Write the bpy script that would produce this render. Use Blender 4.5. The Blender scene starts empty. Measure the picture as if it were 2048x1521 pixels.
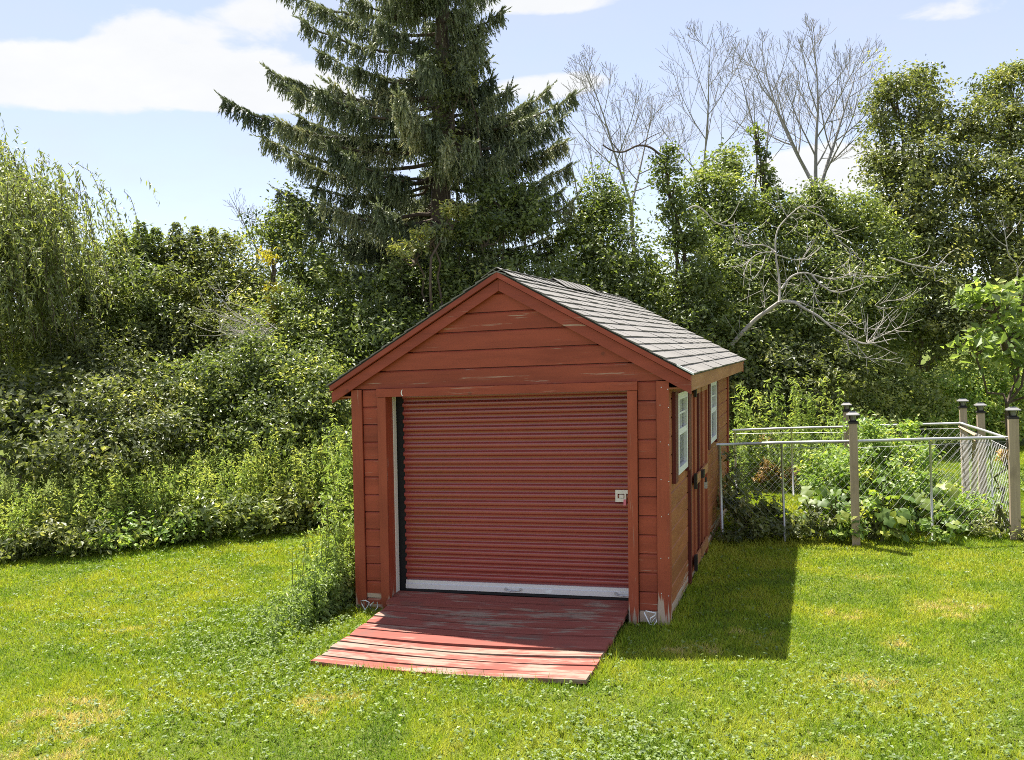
import bpy, math, random
import numpy as np
from mathutils import Matrix, Vector

random.seed(11)
RNG = np.random.default_rng(7)
SC = bpy.context.scene
COL = SC.collection
PI = math.pi

# ------------------------------------------------------------------ camera
CAM = np.array([2.9078, -8.2489, 2.5617])
X1 = np.array([0.9487, 0.0302, 0.3146])
Y1 = np.array([0.3127, 0.0514, -0.9485])
X1 /= np.linalg.norm(X1)
Y1 -= X1 * (X1 @ Y1)
Y1 /= np.linalg.norm(Y1)
ROT = np.stack([X1, Y1, np.cross(X1, Y1)])
FOC = 1886.4
cam_data = bpy.data.cameras.new('camera')
cam = bpy.data.objects.new('camera', cam_data)
COL.objects.link(cam)
M4 = np.eye(4); M4[:3, :3] = ROT; M4[:3, 3] = CAM
cam.matrix_world = Matrix(M4.tolist())
cam_data.sensor_fit = 'HORIZONTAL'
cam_data.sensor_width = 36.0
cam_data.lens = FOC * 36.0 / 2048.0
cam_data.clip_start = 0.1
cam_data.clip_end = 2000.0
SC.camera = cam
FWD = -ROT[:, 2]

# ------------------------------------------------------------------ light
SUN_TO = np.array([-0.325, 0.285, 1.0]); SUN_TO /= np.linalg.norm(SUN_TO)
SUN_EL = math.asin(SUN_TO[2])
SUN_AZ = math.atan2(SUN_TO[0], SUN_TO[1])
sun_data = bpy.data.lights.new('sun', 'SUN')
sun_data.energy = 3.9
sun_data.angle = math.radians(0.6)
sun_data.color = (1.0, 0.95, 0.86)
sun = bpy.data.objects.new('sun', sun_data)
COL.objects.link(sun)
sun.rotation_euler = Vector((-SUN_TO).tolist()).to_track_quat('-Z', 'Y').to_euler()
SC.view_settings.view_transform = 'Standard'
SC.view_settings.look = 'None'
SC.view_settings.gamma = 1.0
SC.view_settings.exposure = 1.70
SC.view_settings.use_curve_mapping = False


def cray(px, py):
    d = ROT @ np.array([px - 1024.0, -(py - 760.5), -FOC])
    return d / np.linalg.norm(d)


class NT:
    """small node-tree writer"""
    def __init__(s, tree):
        s.t = tree; s.n = tree.nodes; s.l = tree.links
        s.n.clear()

    def new(s, kind, **kw):
        nd = s.n.new(kind)
        for k_, v_ in kw.items():
            setattr(nd, k_, v_)
        return nd

    def put(s, sock, v):
        if isinstance(v, bpy.types.NodeSocket):
            s.l.new(v, sock)
        elif v is not None:
            if hasattr(sock.default_value, '__len__') and len(sock.default_value) == 4 and len(v) == 3:
                v = (*v, 1.0)
            sock.default_value = v

    def math(s, op, a, b=None, c=None, clamp=False):
        nd = s.new('ShaderNodeMath', operation=op, use_clamp=clamp)
        for i, v in enumerate((a, b, c)):
            if v is not None:
                s.put(nd.inputs[i], v)
        return nd.outputs[0]

    def vmath(s, op, a, b=None):
        nd = s.new('ShaderNodeVectorMath', operation=op)
        s.put(nd.inputs[0], a)
        if b is not None:
            s.put(nd.inputs[1], b)
        return nd.outputs['Value' if op in ('DOT_PRODUCT', 'LENGTH') else 'Vector']

    def noise(s, vec, scale=5.0, detail=3.0, rough=0.55, dist=0.0):
        nd = s.new('ShaderNodeTexNoise')
        if vec is not None:
            s.l.new(vec, nd.inputs['Vector'])
        nd.inputs['Scale'].default_value = scale
        nd.inputs['Detail'].default_value = detail
        nd.inputs['Roughness'].default_value = rough
        nd.inputs['Distortion'].default_value = dist
        return nd.outputs[0]

    def smooth(s, v, lo, hi, a=0.0, b=1.0):
        nd = s.new('ShaderNodeMapRange', interpolation_type='SMOOTHSTEP')
        s.put(nd.inputs[0], v)
        for i, q in enumerate((lo, hi, a, b)):
            nd.inputs[i + 1].default_value = q
        return nd.outputs[0]

    def mix(s, f, a, b, blend='MIX'):
        nd = s.new('ShaderNodeMix', data_type='RGBA', blend_type=blend)
        s.put(nd.inputs[0], f); s.put(nd.inputs[6], a); s.put(nd.inputs[7], b)
        return nd.outputs[2]

    def ramp(s, f, stops):
        nd = s.new('ShaderNodeValToRGB')
        cr = nd.color_ramp
        while len(cr.elements) < len(stops):
            cr.elements.new(0.5)
        for e, (p, c) in zip(cr.elements, stops):
            e.position = p; e.color = (*c, 1.0)
        s.put(nd.inputs[0], f)
        return nd.outputs[0]


# ------------------------------------------------------------------ sky
world = bpy.data.worlds.new('World')
SC.world = world
world.use_nodes = True
W = NT(world.node_tree)
sky = W.new('ShaderNodeTexSky', sky_type='NISHITA', sun_disc=False, sun_elevation=SUN_EL, sun_rotation=SUN_AZ)
sky.altitude = 1800.0; sky.air_density = 1.0; sky.dust_density = 0.45; sky.ozone_density = 1.0
tc = W.new('ShaderNodeTexCoord')
dirv = W.vmath('NORMALIZE', tc.outputs['Generated'])
sep = W.new('ShaderNodeSeparateXYZ'); W.l.new(dirv, sep.inputs[0])
den = W.math('ADD', W.math('MAXIMUM', sep.outputs[2], 0.0), 0.22)
comb = W.new('ShaderNodeCombineXYZ')
W.l.new(W.math('DIVIDE', sep.outputs[0], den), comb.inputs[0])
W.l.new(W.math('DIVIDE', sep.outputs[1], den), comb.inputs[1])
puff = W.noise(comb.outputs[0], 4.5, 8.0, 0.60, 0.3)
broad = W.noise(comb.outputs[0], 0.9, 2.0, 0.5)
dens = W.math('ADD', W.math('MULTIPLY', W.math('SUBTRACT', puff, 0.5), 1.5),
              W.math('MULTIPLY', W.math('SUBTRACT', broad, 0.56), 1.6))
# cumulus banks standing at fixed bearings: bearing pixel, half width, half height
for (px, py, wx, wy, amt) in ((120, 155, 420, 62, 0.95), (310, 85, 110, 75, 0.75), (520, 165, 230, 55, 0.9), (520, 50, 110, 60, 0.6),
                              (1100, 172, 130, 32, 0.75), (1080, 4, 150, 26, 0.75), (1690, 340, 150, 50, 0.8), (1500, 330, 260, 40, 0.5),
                              (1960, 10, 120, 20, 0.35)):
    c0 = cray(px, py)
    rt = np.cross(c0, [0, 0, 1.0]); rt /= np.linalg.norm(rt)
    up = np.cross(rt, c0)
    a = W.math('DIVIDE', W.vmath('DOT_PRODUCT', dirv, tuple(rt)), wx / FOC)
    b = W.math('DIVIDE', W.vmath('DOT_PRODUCT', dirv, tuple(up)), wy / FOC)
    front = W.math('GREATER_THAN', W.vmath('DOT_PRODUCT', dirv, tuple(c0)), 0.0)
    r2 = W.math('ADD', W.math('MULTIPLY', a, a), W.math('MULTIPLY', b, b))
    blob = W.math('MULTIPLY', W.math('MULTIPLY', W.smooth(r2, 0.0, 1.7, 1.0, 0.0), front), amt)
    dens = W.math('ADD', dens, blob)
cmask = W.smooth(dens, 0.16, 0.50, 0.0, 0.95)
above = W.smooth(sep.outputs[2], -0.02, 0.06)
cmask = W.math('MULTIPLY', cmask, above)
soft = W.smooth(W.noise(comb.outputs[0], 1.7, 5.0, 0.6), 0.3, 0.8, 0.50, 0.72)
shade = W.noise(comb.outputs[0], 5.0, 5.0, 0.6)
ccol = W.mix(shade, (2.35, 2.4, 2.46), (2.75, 2.75, 2.73))
skycol = W.mix(1.0, sky.outputs[0], (0.74, 0.66, 0.69), 'MULTIPLY')
skycol = W.mix(W.math('MULTIPLY', soft, above), skycol, (1.98, 2.06, 2.26))
skyc = W.mix(cmask, skycol, ccol)
bg = W.new('ShaderNodeBackground'); W.l.new(skyc, bg.inputs[0]); bg.inputs[1].default_value = 0.118
wo = W.new('ShaderNodeOutputWorld'); W.l.new(bg.outputs[0], wo.inputs[0])

cy = SC.cycles
cy.max_bounces = 6
cy.diffuse_bounces = 3
cy.glossy_bounces = 2
cy.transmission_bounces = 4
cy.transparent_max_bounces = 4
cy.caustics_reflective = False
cy.caustics_refractive = False
cy.use_adaptive_sampling = False
cy.use_denoising = False
cy.filter_width = 0.95


# ------------------------------------------------------------------ helpers
def P(px, py, d):
    """world point seen in direction (px, py) at forward distance d metres"""
    r = cray(px, py)
    return CAM + r * (d / (r @ FWD))


def ground_at(px, d):
    """ground point in the bearing px at forward distance d"""
    q = P(px, 760.5, d)
    return np.array([q[0], q[1], 0.0])


def world_off(o):
    off = np.zeros(3)
    while o is not None:
        off += np.array(o.location)
        o = o.parent
    return off


def tag(o, label=None, cat=None, group=None, kind=None):
    if label: o['label'] = label
    if cat: o['category'] = cat
    if group: o['group'] = group
    if kind: o['kind'] = kind
    return o


def thing(name, label, cat, loc=(0, 0, 0), group=None):
    o = bpy.data.objects.new(name, None)
    o.empty_display_size = 0.2
    COL.objects.link(o)
    o.location = [float(v) for v in loc]
    return tag(o, label, cat, group)


def mesh_obj(name, verts, loops, sizes, mat, parent=None, smooth=False, attrs=None, loc=None):
    """verts Nx3 (world), loops flat vertex indices, sizes per face"""
    verts = np.asarray(verts, dtype=np.float64)
    off = world_off(parent) if parent is not None else np.zeros(3)
    own = np.zeros(3)
    if parent is None and loc is not None:
        own = np.asarray(loc, float)
    me = bpy.data.meshes.new(name)
    loops = np.asarray(loops, dtype=np.int32); sizes = np.asarray(sizes, dtype=np.int32)
    me.vertices.add(len(verts)); me.vertices.foreach_set('co', (verts - off - own).astype(np.float32).ravel())
    me.loops.add(len(loops)); me.loops.foreach_set('vertex_index', loops)
    me.polygons.add(len(sizes))
    starts = np.zeros(len(sizes), np.int32); starts[1:] = np.cumsum(sizes)[:-1]
    me.polygons.foreach_set('loop_start', starts)
    me.update(calc_edges=True)
    me.polygons.foreach_set('use_smooth', np.full(len(sizes), bool(smooth)))
    for k_, v_ in (attrs or {}).items():
        at = me.attributes.new(k_, 'FLOAT', 'FACE')
        at.data.foreach_set('value', np.asarray(v_, np.float32))
    if mat is not None:
        me.materials.append(mat)
    o = bpy.data.objects.new(name, me)
    COL.objects.link(o)
    o.location = own.tolist()
    if parent is not None:
        o.parent = parent
    return o


class MB:
    """collects faces of one mesh"""
    def __init__(s, warp=None):
        s.v = []; s.f = []; s.warp = warp

    def add(s, vs, fs):
        n = len(s.v)
        s.v += [tuple(map(float, p)) for p in vs]
        s.f += [tuple(i + n for i in f) for f in fs]
        return s

    def hexa(s, c):
        return s.add(c, [(0, 3, 2, 1), (4, 5, 6, 7), (0, 1, 5, 4), (1, 2, 6, 5), (2, 3, 7, 6), (3, 0, 4, 7)])

    def box(s, x0, x1, y0, y1, z0, z1):
        return s.hexa([(x0, y0, z0), (x1, y0, z0), (x1, y1, z0), (x0, y1, z0), (x0, y0, z1), (x1, y0, z1), (x1, y1, z1), (x0, y1, z1)])

    def prism(s, a, b):
        """two equal polygons joined"""
        n = len(a)
        fs = [tuple(range(n))[::-1], tuple(range(n, 2 * n))]
        fs += [(i, (i + 1) % n, n + (i + 1) % n, n + i) for i in range(n)]
        return s.add(list(a) + list(b), fs)

    def tube(s, pts, rad, sides=6, cap=True):
        pts = np.asarray(pts, float)
        n = len(pts)
        rad = np.full(n, rad) if np.isscalar(rad) else np.asarray(rad)
        tan = np.gradient(pts, axis=0)
        tan /= np.linalg.norm(tan, axis=1)[:, None] + 1e-12
        ref = np.array([0, 0, 1.0]) if abs(tan[:, 2]).mean() < 0.8 else np.array([1.0, 0, 0])
        u = np.cross(tan, ref); u /= np.linalg.norm(u, axis=1)[:, None] + 1e-12
        w = np.cross(tan, u)
        ang = np.arange(sides) * 2 * PI / sides
        ring = pts[:, None, :] + rad[:, None, None] * (np.cos(ang)[None, :, None] * u[:, None, :] + np.sin(ang)[None, :, None] * w[:, None, :])
        fs = []
        for i in range(n - 1):
            for j in range(sides):
                k_ = (j + 1) % sides
                fs.append((i * sides + j, i * sides + k_, (i + 1) * sides + k_, (i + 1) * sides + j))
        if cap:
            fs.append(tuple(range(sides))); fs.append(tuple(range((n - 1) * sides, n * sides))[::-1])
        return s.add(ring.reshape(-1, 3), fs)

    def lathe(s, c, prof, sides=8, rot=0.0):
        """prof list of (radius, z)"""
        vs = []
        for r, z in prof:
            for j in range(sides):
                a = rot + j * 2 * PI / sides
                vs.append((c[0] + r * math.cos(a), c[1] + r * math.sin(a), c[2] + z))
        fs = []
        for i in range(len(prof) - 1):
            for j in range(sides):
                k_ = (j + 1) % sides
                fs.append((i * sides + j, i * sides + k_, (i + 1) * sides + k_, (i + 1) * sides + j))
        fs.append(tuple(range(sides))[::-1]); fs.append(tuple(range((len(prof) - 1) * sides, len(prof) * sides)))
        return s.add(vs, fs)

    def build(s, name, mat, parent=None, smooth=False, loc=None):
        v = np.array(s.v)
        if s.warp is not None:
            v = s.warp(v)
        loops = [i for f in s.f for i in f]
        return mesh_obj(name, v, loops, [len(f) for f in s.f], mat, parent, smooth, None, loc)


# ------------------------------------------------------------------ materials
def principled(name):
    m = bpy.data.materials.new(name)
    m.use_nodes = True
    t = NT(m.node_tree)
    b = t.new('ShaderNodeBsdfPrincipled')
    o = t.new('ShaderNodeOutputMaterial')
    t.l.new(b.outputs[0], o.inputs[0])
    return m, t, b, o


def bump(t, b, h, strength, dist=0.01):
    nd = t.new('ShaderNodeBump')
    nd.inputs['Strength'].default_value = strength
    nd.inputs['Distance'].default_value = dist
    t.l.new(h, nd.inputs['Height'])
    t.l.new(nd.outputs[0], b.inputs['Normal'])


def simple(name, col, rough=0.6, metal=0.0, vary=0.15, scale=20.0, spec=0.5):
    m, t, b, o = principled(name)
    tc_ = t.new('ShaderNodeTexCoord')
    n = t.noise(tc_.outputs['Object'], scale, 4.0)
    lo = tuple(c * (1 - vary) for c in col); hi = tuple(min(1, c * (1 + vary)) for c in col)
    t.put(b.inputs['Base Color'], t.mix(n, lo, hi))
    b.inputs['Roughness'].default_value = rough
    b.inputs['Metallic'].default_value = metal
    b.inputs['Specular IOR Level'].default_value = spec
    return m


def stretched(t, axis, fine=38.0, along=1.6):
    """object coordinates stretched along the grain, shifted for each object"""
    tc_ = t.new('ShaderNodeTexCoord')
    oi = t.new('ShaderNodeObjectInfo')
    shift = t.math('MULTIPLY', oi.outputs['Random'], 37.0)
    cb = t.new('ShaderNodeCombineXYZ')
    for i in range(3):
        t.l.new(shift, cb.inputs[i])
    v = t.vmath('ADD', tc_.outputs['Object'], cb.outputs[0])
    sc = [fine, fine, fine]; sc['xyz'.index(axis)] = along
    return t.vmath('MULTIPLY', v, tuple(sc)), v, tc_.outputs['Object'], oi


def painted_wood(name, red, axis, chips=0.5, base_wear=False, gloss=0.55):
    m, t, b, o = principled(name)
    gv, v, ob, oi = stretched(t, axis)
    grain = t.noise(gv, 1.0, 6.0, 0.6, 0.25)
    bs = [2.6, 2.6, 5.0]; bs['xyz'.index(axis)] = 0.9
    blot = t.noise(t.vmath('MULTIPLY', v, tuple(bs)), 1.3, 6.0, 0.65)
    dark = tuple(c * 0.82 for c in red); lite = (min(1, red[0] * 1.12), red[1] * 1.2, red[2] * 1.25)
    col = t.mix(t.smooth(blot, 0.3, 0.7), dark, lite)
    col = t.mix(t.math('MULTIPLY', t.smooth(grain, 0.5, 0.75), 0.35), col, tuple(c * 0.5 for c in red))
    tone = t.math('ADD', t.math('MULTIPLY', oi.outputs['Random'], 0.22), 0.89)
    cbt = t.new('ShaderNodeCombineXYZ')
    for i in range(3):
        t.l.new(tone, cbt.inputs[i])
    col = t.mix(1.0, col, cbt.outputs[0], 'MULTIPLY')
    speck = t.noise(v, 95.0, 2.0, 0.8)
    col = t.mix(t.math('MULTIPLY', t.smooth(speck, 0.58, 0.72), 0.45), col, tuple(c * 0.45 for c in red))
    # knots
    vo = t.new('ShaderNodeTexVoronoi'); vo.inputs['Scale'].default_value = 2.3
    t.l.new(v, vo.inputs['Vector'])
    knot = t.smooth(vo.outputs['Distance'], 0.03, 0.055, 1.0, 0.0)
    col = t.mix(t.math('MULTIPLY', knot, 0.5), col, (0.10, 0.03, 0.015))
    # flecks of bare wood where the paint has come off
    fleck = t.noise(t.vmath('MULTIPLY', gv, (0.6, 0.6, 0.6)), 1.4, 5.0, 0.7)
    area = t.noise(v, 1.1, 2.0)
    fm = t.math('MULTIPLY', t.smooth(fleck, 0.625 - 0.03 * chips, 0.675), t.smooth(area, 0.46, 0.58))
    fm = t.math('MULTIPLY', fm, chips)
    if base_wear:
        sp = t.new('ShaderNodeSeparateXYZ'); t.l.new(ob, sp.inputs[0])
        low = t.smooth(sp.outputs[2], 0.0, 0.42, 1.0, 0.0)
        wn = t.noise(gv, 0.55, 5.0, 0.65)
        wm = t.smooth(t.math('ADD', wn, t.math('MULTIPLY', low, 0.32)), 0.72, 0.80)
        fm = t.math('MAXIMUM', fm, t.math('MULTIPLY', wm, 0.85))
    col = t.mix(fm, col, (0.52, 0.42, 0.32))
    t.put(b.inputs['Base Color'], col)
    b.inputs['Roughness'].default_value = gloss
    b.inputs['Specular IOR Level'].default_value = 0.35
    bump(t, b, t.math('SUBTRACT', grain, t.math('MULTIPLY', fm, 0.4)), 0.22, 0.004)
    return m


RED = (0.325, 0.060, 0.028)
M = {}
M['red_x'] = painted_wood('red_stain_front', RED, 'x', 0.6, True)
M['red_z'] = painted_wood('red_stain_upright', (0.325, 0.064, 0.029), 'z', 0.5, True)
M['red_rake'] = painted_wood('red_stain_rake', (0.32, 0.058, 0.031), 'x', 0.75)
M['brown_y'] = painted_wood('brown_side_boards', (0.35, 0.112, 0.040), 'y', 0.4, True)  # side boards browner than the front boards
M['brown_z'] = painted_wood('brown_stain_door', (0.33, 0.085, 0.038), 'z', 0.3)
M['fascia'] = painted_wood('tan_fascia', (0.42, 0.18, 0.075), 'y', 0.3)
M['shutter'] = painted_wood('maroon_shutter', (0.13, 0.022, 0.018), 'z', 0.1)
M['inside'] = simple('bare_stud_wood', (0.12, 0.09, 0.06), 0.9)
M['black'] = simple('black_rubber_and_gap_shade', (0.012, 0.011, 0.011), 0.8)  # black of the bottom seal, also paints the shaded door gaps
M['vinyl'] = simple('white_vinyl', (0.78, 0.79, 0.77), 0.45, vary=0.04)
M['galv'] = simple('galvanised_steel', (0.50, 0.50, 0.50), 0.5, 0.7, 0.12, 60.0)
M['alum'] = simple('aluminium_bar', (0.74, 0.74, 0.75), 0.42, 0.35, 0.08, 30.0)
M['iron'] = simple('dark_iron', (0.035, 0.03, 0.028), 0.55, 0.5)
M['hood'] = simple('glint_lightened_hood', (0.30, 0.29, 0.28), 0.3, 0.3, 0.1)  # grey lightened to put the sun glint on the hoods into the colour
M['cream'] = simple('cream_metal', (0.80, 0.77, 0.68), 0.5, 0.0, 0.05)
M['pink'] = simple('pink_tag', (0.75, 0.2, 0.26), 0.6)
M['white_wire'] = simple('white_wire', (0.80, 0.79, 0.77), 0.5, 0.0, 0.05)
M['solar'] = simple('solar_panel', (0.03, 0.04, 0.07), 0.15, 0.0, 0.1)
M['lampglass'] = simple('frosted_lamp_glass', (0.22, 0.22, 0.20), 0.25, 0.0, 0.06)
M['felt'] = simple('black_roof_felt', (0.025, 0.024, 0.023), 0.9)


def door_paint():
    m, t, b, o = principled('red_door_enamel')
    tc_ = t.new('ShaderNodeTexCoord')
    v = t.vmath('MULTIPLY', tc_.outputs['Object'], (2.2, 2.2, 3.0))
    n = t.noise(v, 1.2, 7.0, 0.72)
    col = t.mix(n, (0.235, 0.032, 0.026), (0.35, 0.062, 0.050))
    t.put(b.inputs['Base Color'], col)
    t.put(b.inputs['Roughness'], t.smooth(n, 0.2, 0.8, 0.30, 0.42))
    b.inputs['Specular IOR Level'].default_value = 0.6
    b.inputs['Coat Weight'].default_value = 0.6
    b.inputs['Coat Roughness'].default_value = 0.22
    return m


M['door'] = door_paint()


def shingle_mat():
    m, t, b, o = principled('asphalt_shingle')
    tc_ = t.new('ShaderNodeTexCoord'); oi = t.new('ShaderNodeObjectInfo')
    geo = t.new('ShaderNodeNewGeometry')
    gr = t.noise(geo.outputs['Position'], 160.0, 2.0, 0.7)
    bl = t.noise(geo.outputs['Position'], 2.4, 4.0)
    streak = t.noise(t.vmath('MULTIPLY', geo.outputs['Position'], (1.5, 22.0, 1.5)), 1.0, 3.0)
    col = t.mix(gr, (0.11, 0.104, 0.098), (0.29, 0.275, 0.255))
    col = t.mix(t.math('MULTIPLY', t.smooth(bl, 0.35, 0.75), 0.5), col, (0.12, 0.11, 0.10))
    col = t.mix(t.math('MULTIPLY', t.smooth(streak, 0.5, 0.7), 0.35), col, (0.12, 0.11, 0.10))
    col = t.mix(t.math('MULTIPLY', oi.outputs['Random'], 0.25), col, (0.28, 0.26, 0.235))
    t.put(b.inputs['Base Color'], col)
    b.inputs['Roughness'].default_value = 0.85
    bump(t, b, gr, 0.5, 0.003)
    return m


M['shingle'] = shingle_mat()


def ramp_mat():
    m, t, b, o = principled('worn_red_plank')
    gv, v, ob, oi = stretched(t, 'x', 30.0, 1.3)
    grain = t.noise(gv, 1.3, 6.0, 0.65)
    big = t.noise(t.vmath('MULTIPLY', v, (1.2, 5.0, 5.0)), 1.5, 5.0, 0.65)
    col = t.mix(grain, (0.17, 0.045, 0.035), (0.36, 0.11, 0.08))
    wood = t.mix(grain, (0.15, 0.115, 0.09), (0.42, 0.30, 0.23))
    w = t.math('ADD', big, t.math('MULTIPLY', t.math('SUBTRACT', grain, 0.5), 0.5))
    w = t.math('ADD', w, t.math('MULTIPLY', t.math('SUBTRACT', oi.outputs['Random'], 0.5), 0.16))
    col = t.mix(t.smooth(w, 0.48, 0.62), col, wood)
    stain = t.noise(v, 3.2, 4.0, 0.6)
    col = t.mix(t.math('MULTIPLY', t.smooth(stain, 0.54, 0.72), 0.45), col, (0.10, 0.085, 0.07))
    t.put(b.inputs['Base Color'], col)
    b.inputs['Roughness'].default_value = 0.8
    b.inputs['Specular IOR Level'].default_value = 0.25
    bump(t, b, t.math('ADD', grain, t.math('MULTIPLY', w, 0.4)), 0.7, 0.008)
    return m


M['ramp'] = ramp_mat()


def post_mat():
    m, t, b, o = principled('weathered_post')
    gv, v, ob, oi = stretched(t, 'z', 45.0, 2.0)
    grain = t.noise(gv, 1.0, 6.0, 0.65)
    bl = t.noise(v, 4.0, 3.0)
    col = t.mix(grain, (0.26, 0.19, 0.12), (0.54, 0.43, 0.31))
    col = t.mix(t.math('MULTIPLY', t.smooth(bl, 0.5, 0.7), 0.4), col, (0.17, 0.13, 0.09))
    t.put(b.inputs['Base Color'], col)
    b.inputs['Roughness'].default_value = 0.9
    bump(t, b, grain, 0.4, 0.004)
    return m


M['post'] = post_mat()


def glass_mat():
    m, t, b, o = principled('window_glass')
    b.inputs['Base Color'].default_value = (0.82, 0.88, 0.85, 1)
    b.inputs['Roughness'].default_value = 0.02
    b.inputs['Transmission Weight'].default_value = 1.0
    b.inputs['IOR'].default_value = 1.45
    return m


M['glass'] = glass_mat()


def bark(name, a, b_, scale=18.0):
    m, t, b, o = principled(name)
    tc_ = t.new('ShaderNodeTexCoord')
    v = t.vmath('MULTIPLY', tc_.outputs['Object'], (1.0, 1.0, 0.25))
    n = t.noise(v, scale, 5.0, 0.65)
    t.put(b.inputs['Base Color'], t.mix(n, a, b_))
    b.inputs['Roughness'].default_value = 0.9
    b.inputs['Specular IOR Level'].default_value = 0.2
    bump(t, b, n, 0.5, 0.02)
    return m


M['bark'] = bark('brown_bark', (0.05, 0.038, 0.028), (0.16, 0.125, 0.095))
M['bark_grey'] = bark('grey_bark', (0.19, 0.18, 0.165), (0.40, 0.385, 0.36))
M['bark_dead'] = bark('bleached_bark', (0.28, 0.255, 0.225), (0.52, 0.485, 0.43))
M['stem'] = bark('green_stem', (0.06, 0.07, 0.02), (0.14, 0.15, 0.05))


def leaf_mat(name, stops, rough=0.42, trans=0.40, tcol=None, spec=0.6, gain=2.05):
    m = bpy.data.materials.new(name)
    m.use_nodes = True
    t = NT(m.node_tree)
    at = t.new('ShaderNodeAttribute', attribute_name='tone')
    stops = [(p, tuple(min(0.6, c * gain) for c in cc)) for p, cc in stops]
    col = t.ramp(at.outputs['Fac'], stops)
    b = t.new('ShaderNodeBsdfPrincipled')
    t.l.new(col, b.inputs['Base Color'])
    b.inputs['Roughness'].default_value = rough
    b.inputs['Specular IOR Level'].default_value = spec
    tr = t.new('ShaderNodeBsdfTranslucent')
    t.put(tr.inputs[0], t.mix(1.0, col, tcol or (1.45, 1.5, 0.7), 'MULTIPLY'))
    mx = t.new('ShaderNodeMixShader'); mx.inputs[0].default_value = trans
    t.l.new(b.outputs[0], mx.inputs[1]); t.l.new(tr.outputs[0], mx.inputs[2])
    o = t.new('ShaderNodeOutputMaterial'); t.l.new(mx.outputs[0], o.inputs[0])
    return m


M['leaf'] = leaf_mat('broad_leaf', [(0.0, (0.028, 0.040, 0.012)), (0.5, (0.073, 0.094, 0.027)), (0.85, (0.128, 0.152, 0.046)), (1.0, (0.21, 0.215, 0.07))])
M['leaf_dark'] = leaf_mat('dark_leaf', [(0.0, (0.025, 0.033, 0.012)), (0.5, (0.068, 0.080, 0.027)), (0.85, (0.120, 0.132, 0.046)), (1.0, (0.19, 0.185, 0.07))])
M['leaf_olive'] = leaf_mat('olive_leaf', [(0.0, (0.032, 0.040, 0.016)), (0.5, (0.084, 0.098, 0.032)), (0.85, (0.14, 0.152, 0.052)), (1.0, (0.22, 0.20, 0.07))])
M['leaf_lime'] = leaf_mat('lime_leaf', [(0.0, (0.040, 0.066, 0.016)), (0.5, (0.100, 0.150, 0.034)), (0.85, (0.155, 0.205, 0.05)), (1.0, (0.25, 0.26, 0.06))], 0.5, 0.42)
M['leaf_weed'] = leaf_mat('weed_leaf', [(0.0, (0.044, 0.066, 0.022)), (0.5, (0.110, 0.148, 0.044)), (0.85, (0.17, 0.210, 0.064)), (1.0, (0.24, 0.255, 0.085))], 0.5, 0.45, spec=0.5, gain=2.0)
M['leaf_willow'] = leaf_mat('willow_leaf', [(0.0, (0.052, 0.066, 0.022)), (0.5, (0.118, 0.140, 0.048)), (0.85, (0.175, 0.195, 0.07)), (1.0, (0.26, 0.25, 0.09))], 0.5, 0.35, gain=1.8)
M['leaf_gold'] = leaf_mat('yellowing_leaf', [(0.0, (0.12, 0.10, 0.015)), (0.5, (0.26, 0.22, 0.03)), (1.0, (0.40, 0.30, 0.04))], 0.5, 0.35)
M['leaf_rust'] = leaf_mat('rusty_leaf', [(0.0, (0.09, 0.05, 0.018)), (0.5, (0.18, 0.11, 0.03)), (1.0, (0.28, 0.19, 0.06))], 0.6, 0.25)
M['squash'] = leaf_mat('squash_leaf', [(0.0, (0.06, 0.12, 0.022)), (0.5, (0.13, 0.20, 0.032)), (1.0, (0.25, 0.29, 0.045))], 0.5, 0.45, gain=1.3)
M['needle'] = leaf_mat('spruce_needle', [(0.0, (0.020, 0.028, 0.012)), (0.4, (0.047, 0.057, 0.030)), (0.8, (0.086, 0.096, 0.052)), (1.0, (0.14, 0.138, 0.08))], 0.55, 0.25, (1.1, 1.1, 0.8), 0.5, 3.2)
M['grass'] = leaf_mat('lawn_grass', [(0.0, (0.045, 0.085, 0.016)), (0.35, (0.11, 0.178, 0.017)), (0.65, (0.195, 0.250, 0.018)), (0.85, (0.275, 0.285, 0.038)), (1.0, (0.42, 0.33, 0.15))], 0.6, 0.38, (1.3, 1.3, 0.6), 0.25, 1.5)


def ground_mat():
    m, t, b, o = principled('lawn_ground')
    geo = t.new('ShaderNodeNewGeometry')
    pos = geo.outputs['Position']
    a = t.noise(pos, 0.8, 4.0); f = t.noise(pos, 34.0, 4.0, 0.7); g = t.noise(pos, 7.0, 4.0)
    col = t.mix(a, (0.085, 0.125, 0.022), (0.155, 0.18, 0.032))
    col = t.mix(t.smooth(f, 0.42, 0.7), col, (0.048, 0.066, 0.016))
    col = t.mix(t.math('MULTIPLY', t.smooth(g, 0.55, 0.75), 0.5), col, (0.20, 0.165, 0.07))
    t.put(b.inputs['Base Color'], col)
    b.inputs['Roughness'].default_value = 0.95
    b.inputs['Specular IOR Level'].default_value = 0.1
    bump(t, b, f, 0.8, 0.03)
    return m


M['ground'] = ground_mat()

# ------------------------------------------------------------------ ground
g = MB().add([(-400, -60, 0), (400, -60, 0), (400, 700, 0), (-400, 700, 0)], [(0, 1, 2, 3)]).build('lawn', M['ground'])
tag(g, kind='structure', label='mown lawn of bright green grass around the red shed')

# ------------------------------------------------------------------ shed
RACK = 0.032


def warp(v):
    v = np.array(v, float)
    z = v[:, 2].copy()
    v[:, 0] += RACK * z
    v[:, 2] = z * (1 - 0.0048 * np.clip(v[:, 1], 0, 9))
    return v


HW = 1.525                 # half width to the outer face of the walls
LEN = 5.5                  # depth of the walls
WT = 2.17                  # wall top at the eaves
SLOPE = 0.570
PEAK = 3.225               # roof ridge, outer
EH = 1.745                 # half width at the eaves


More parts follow.
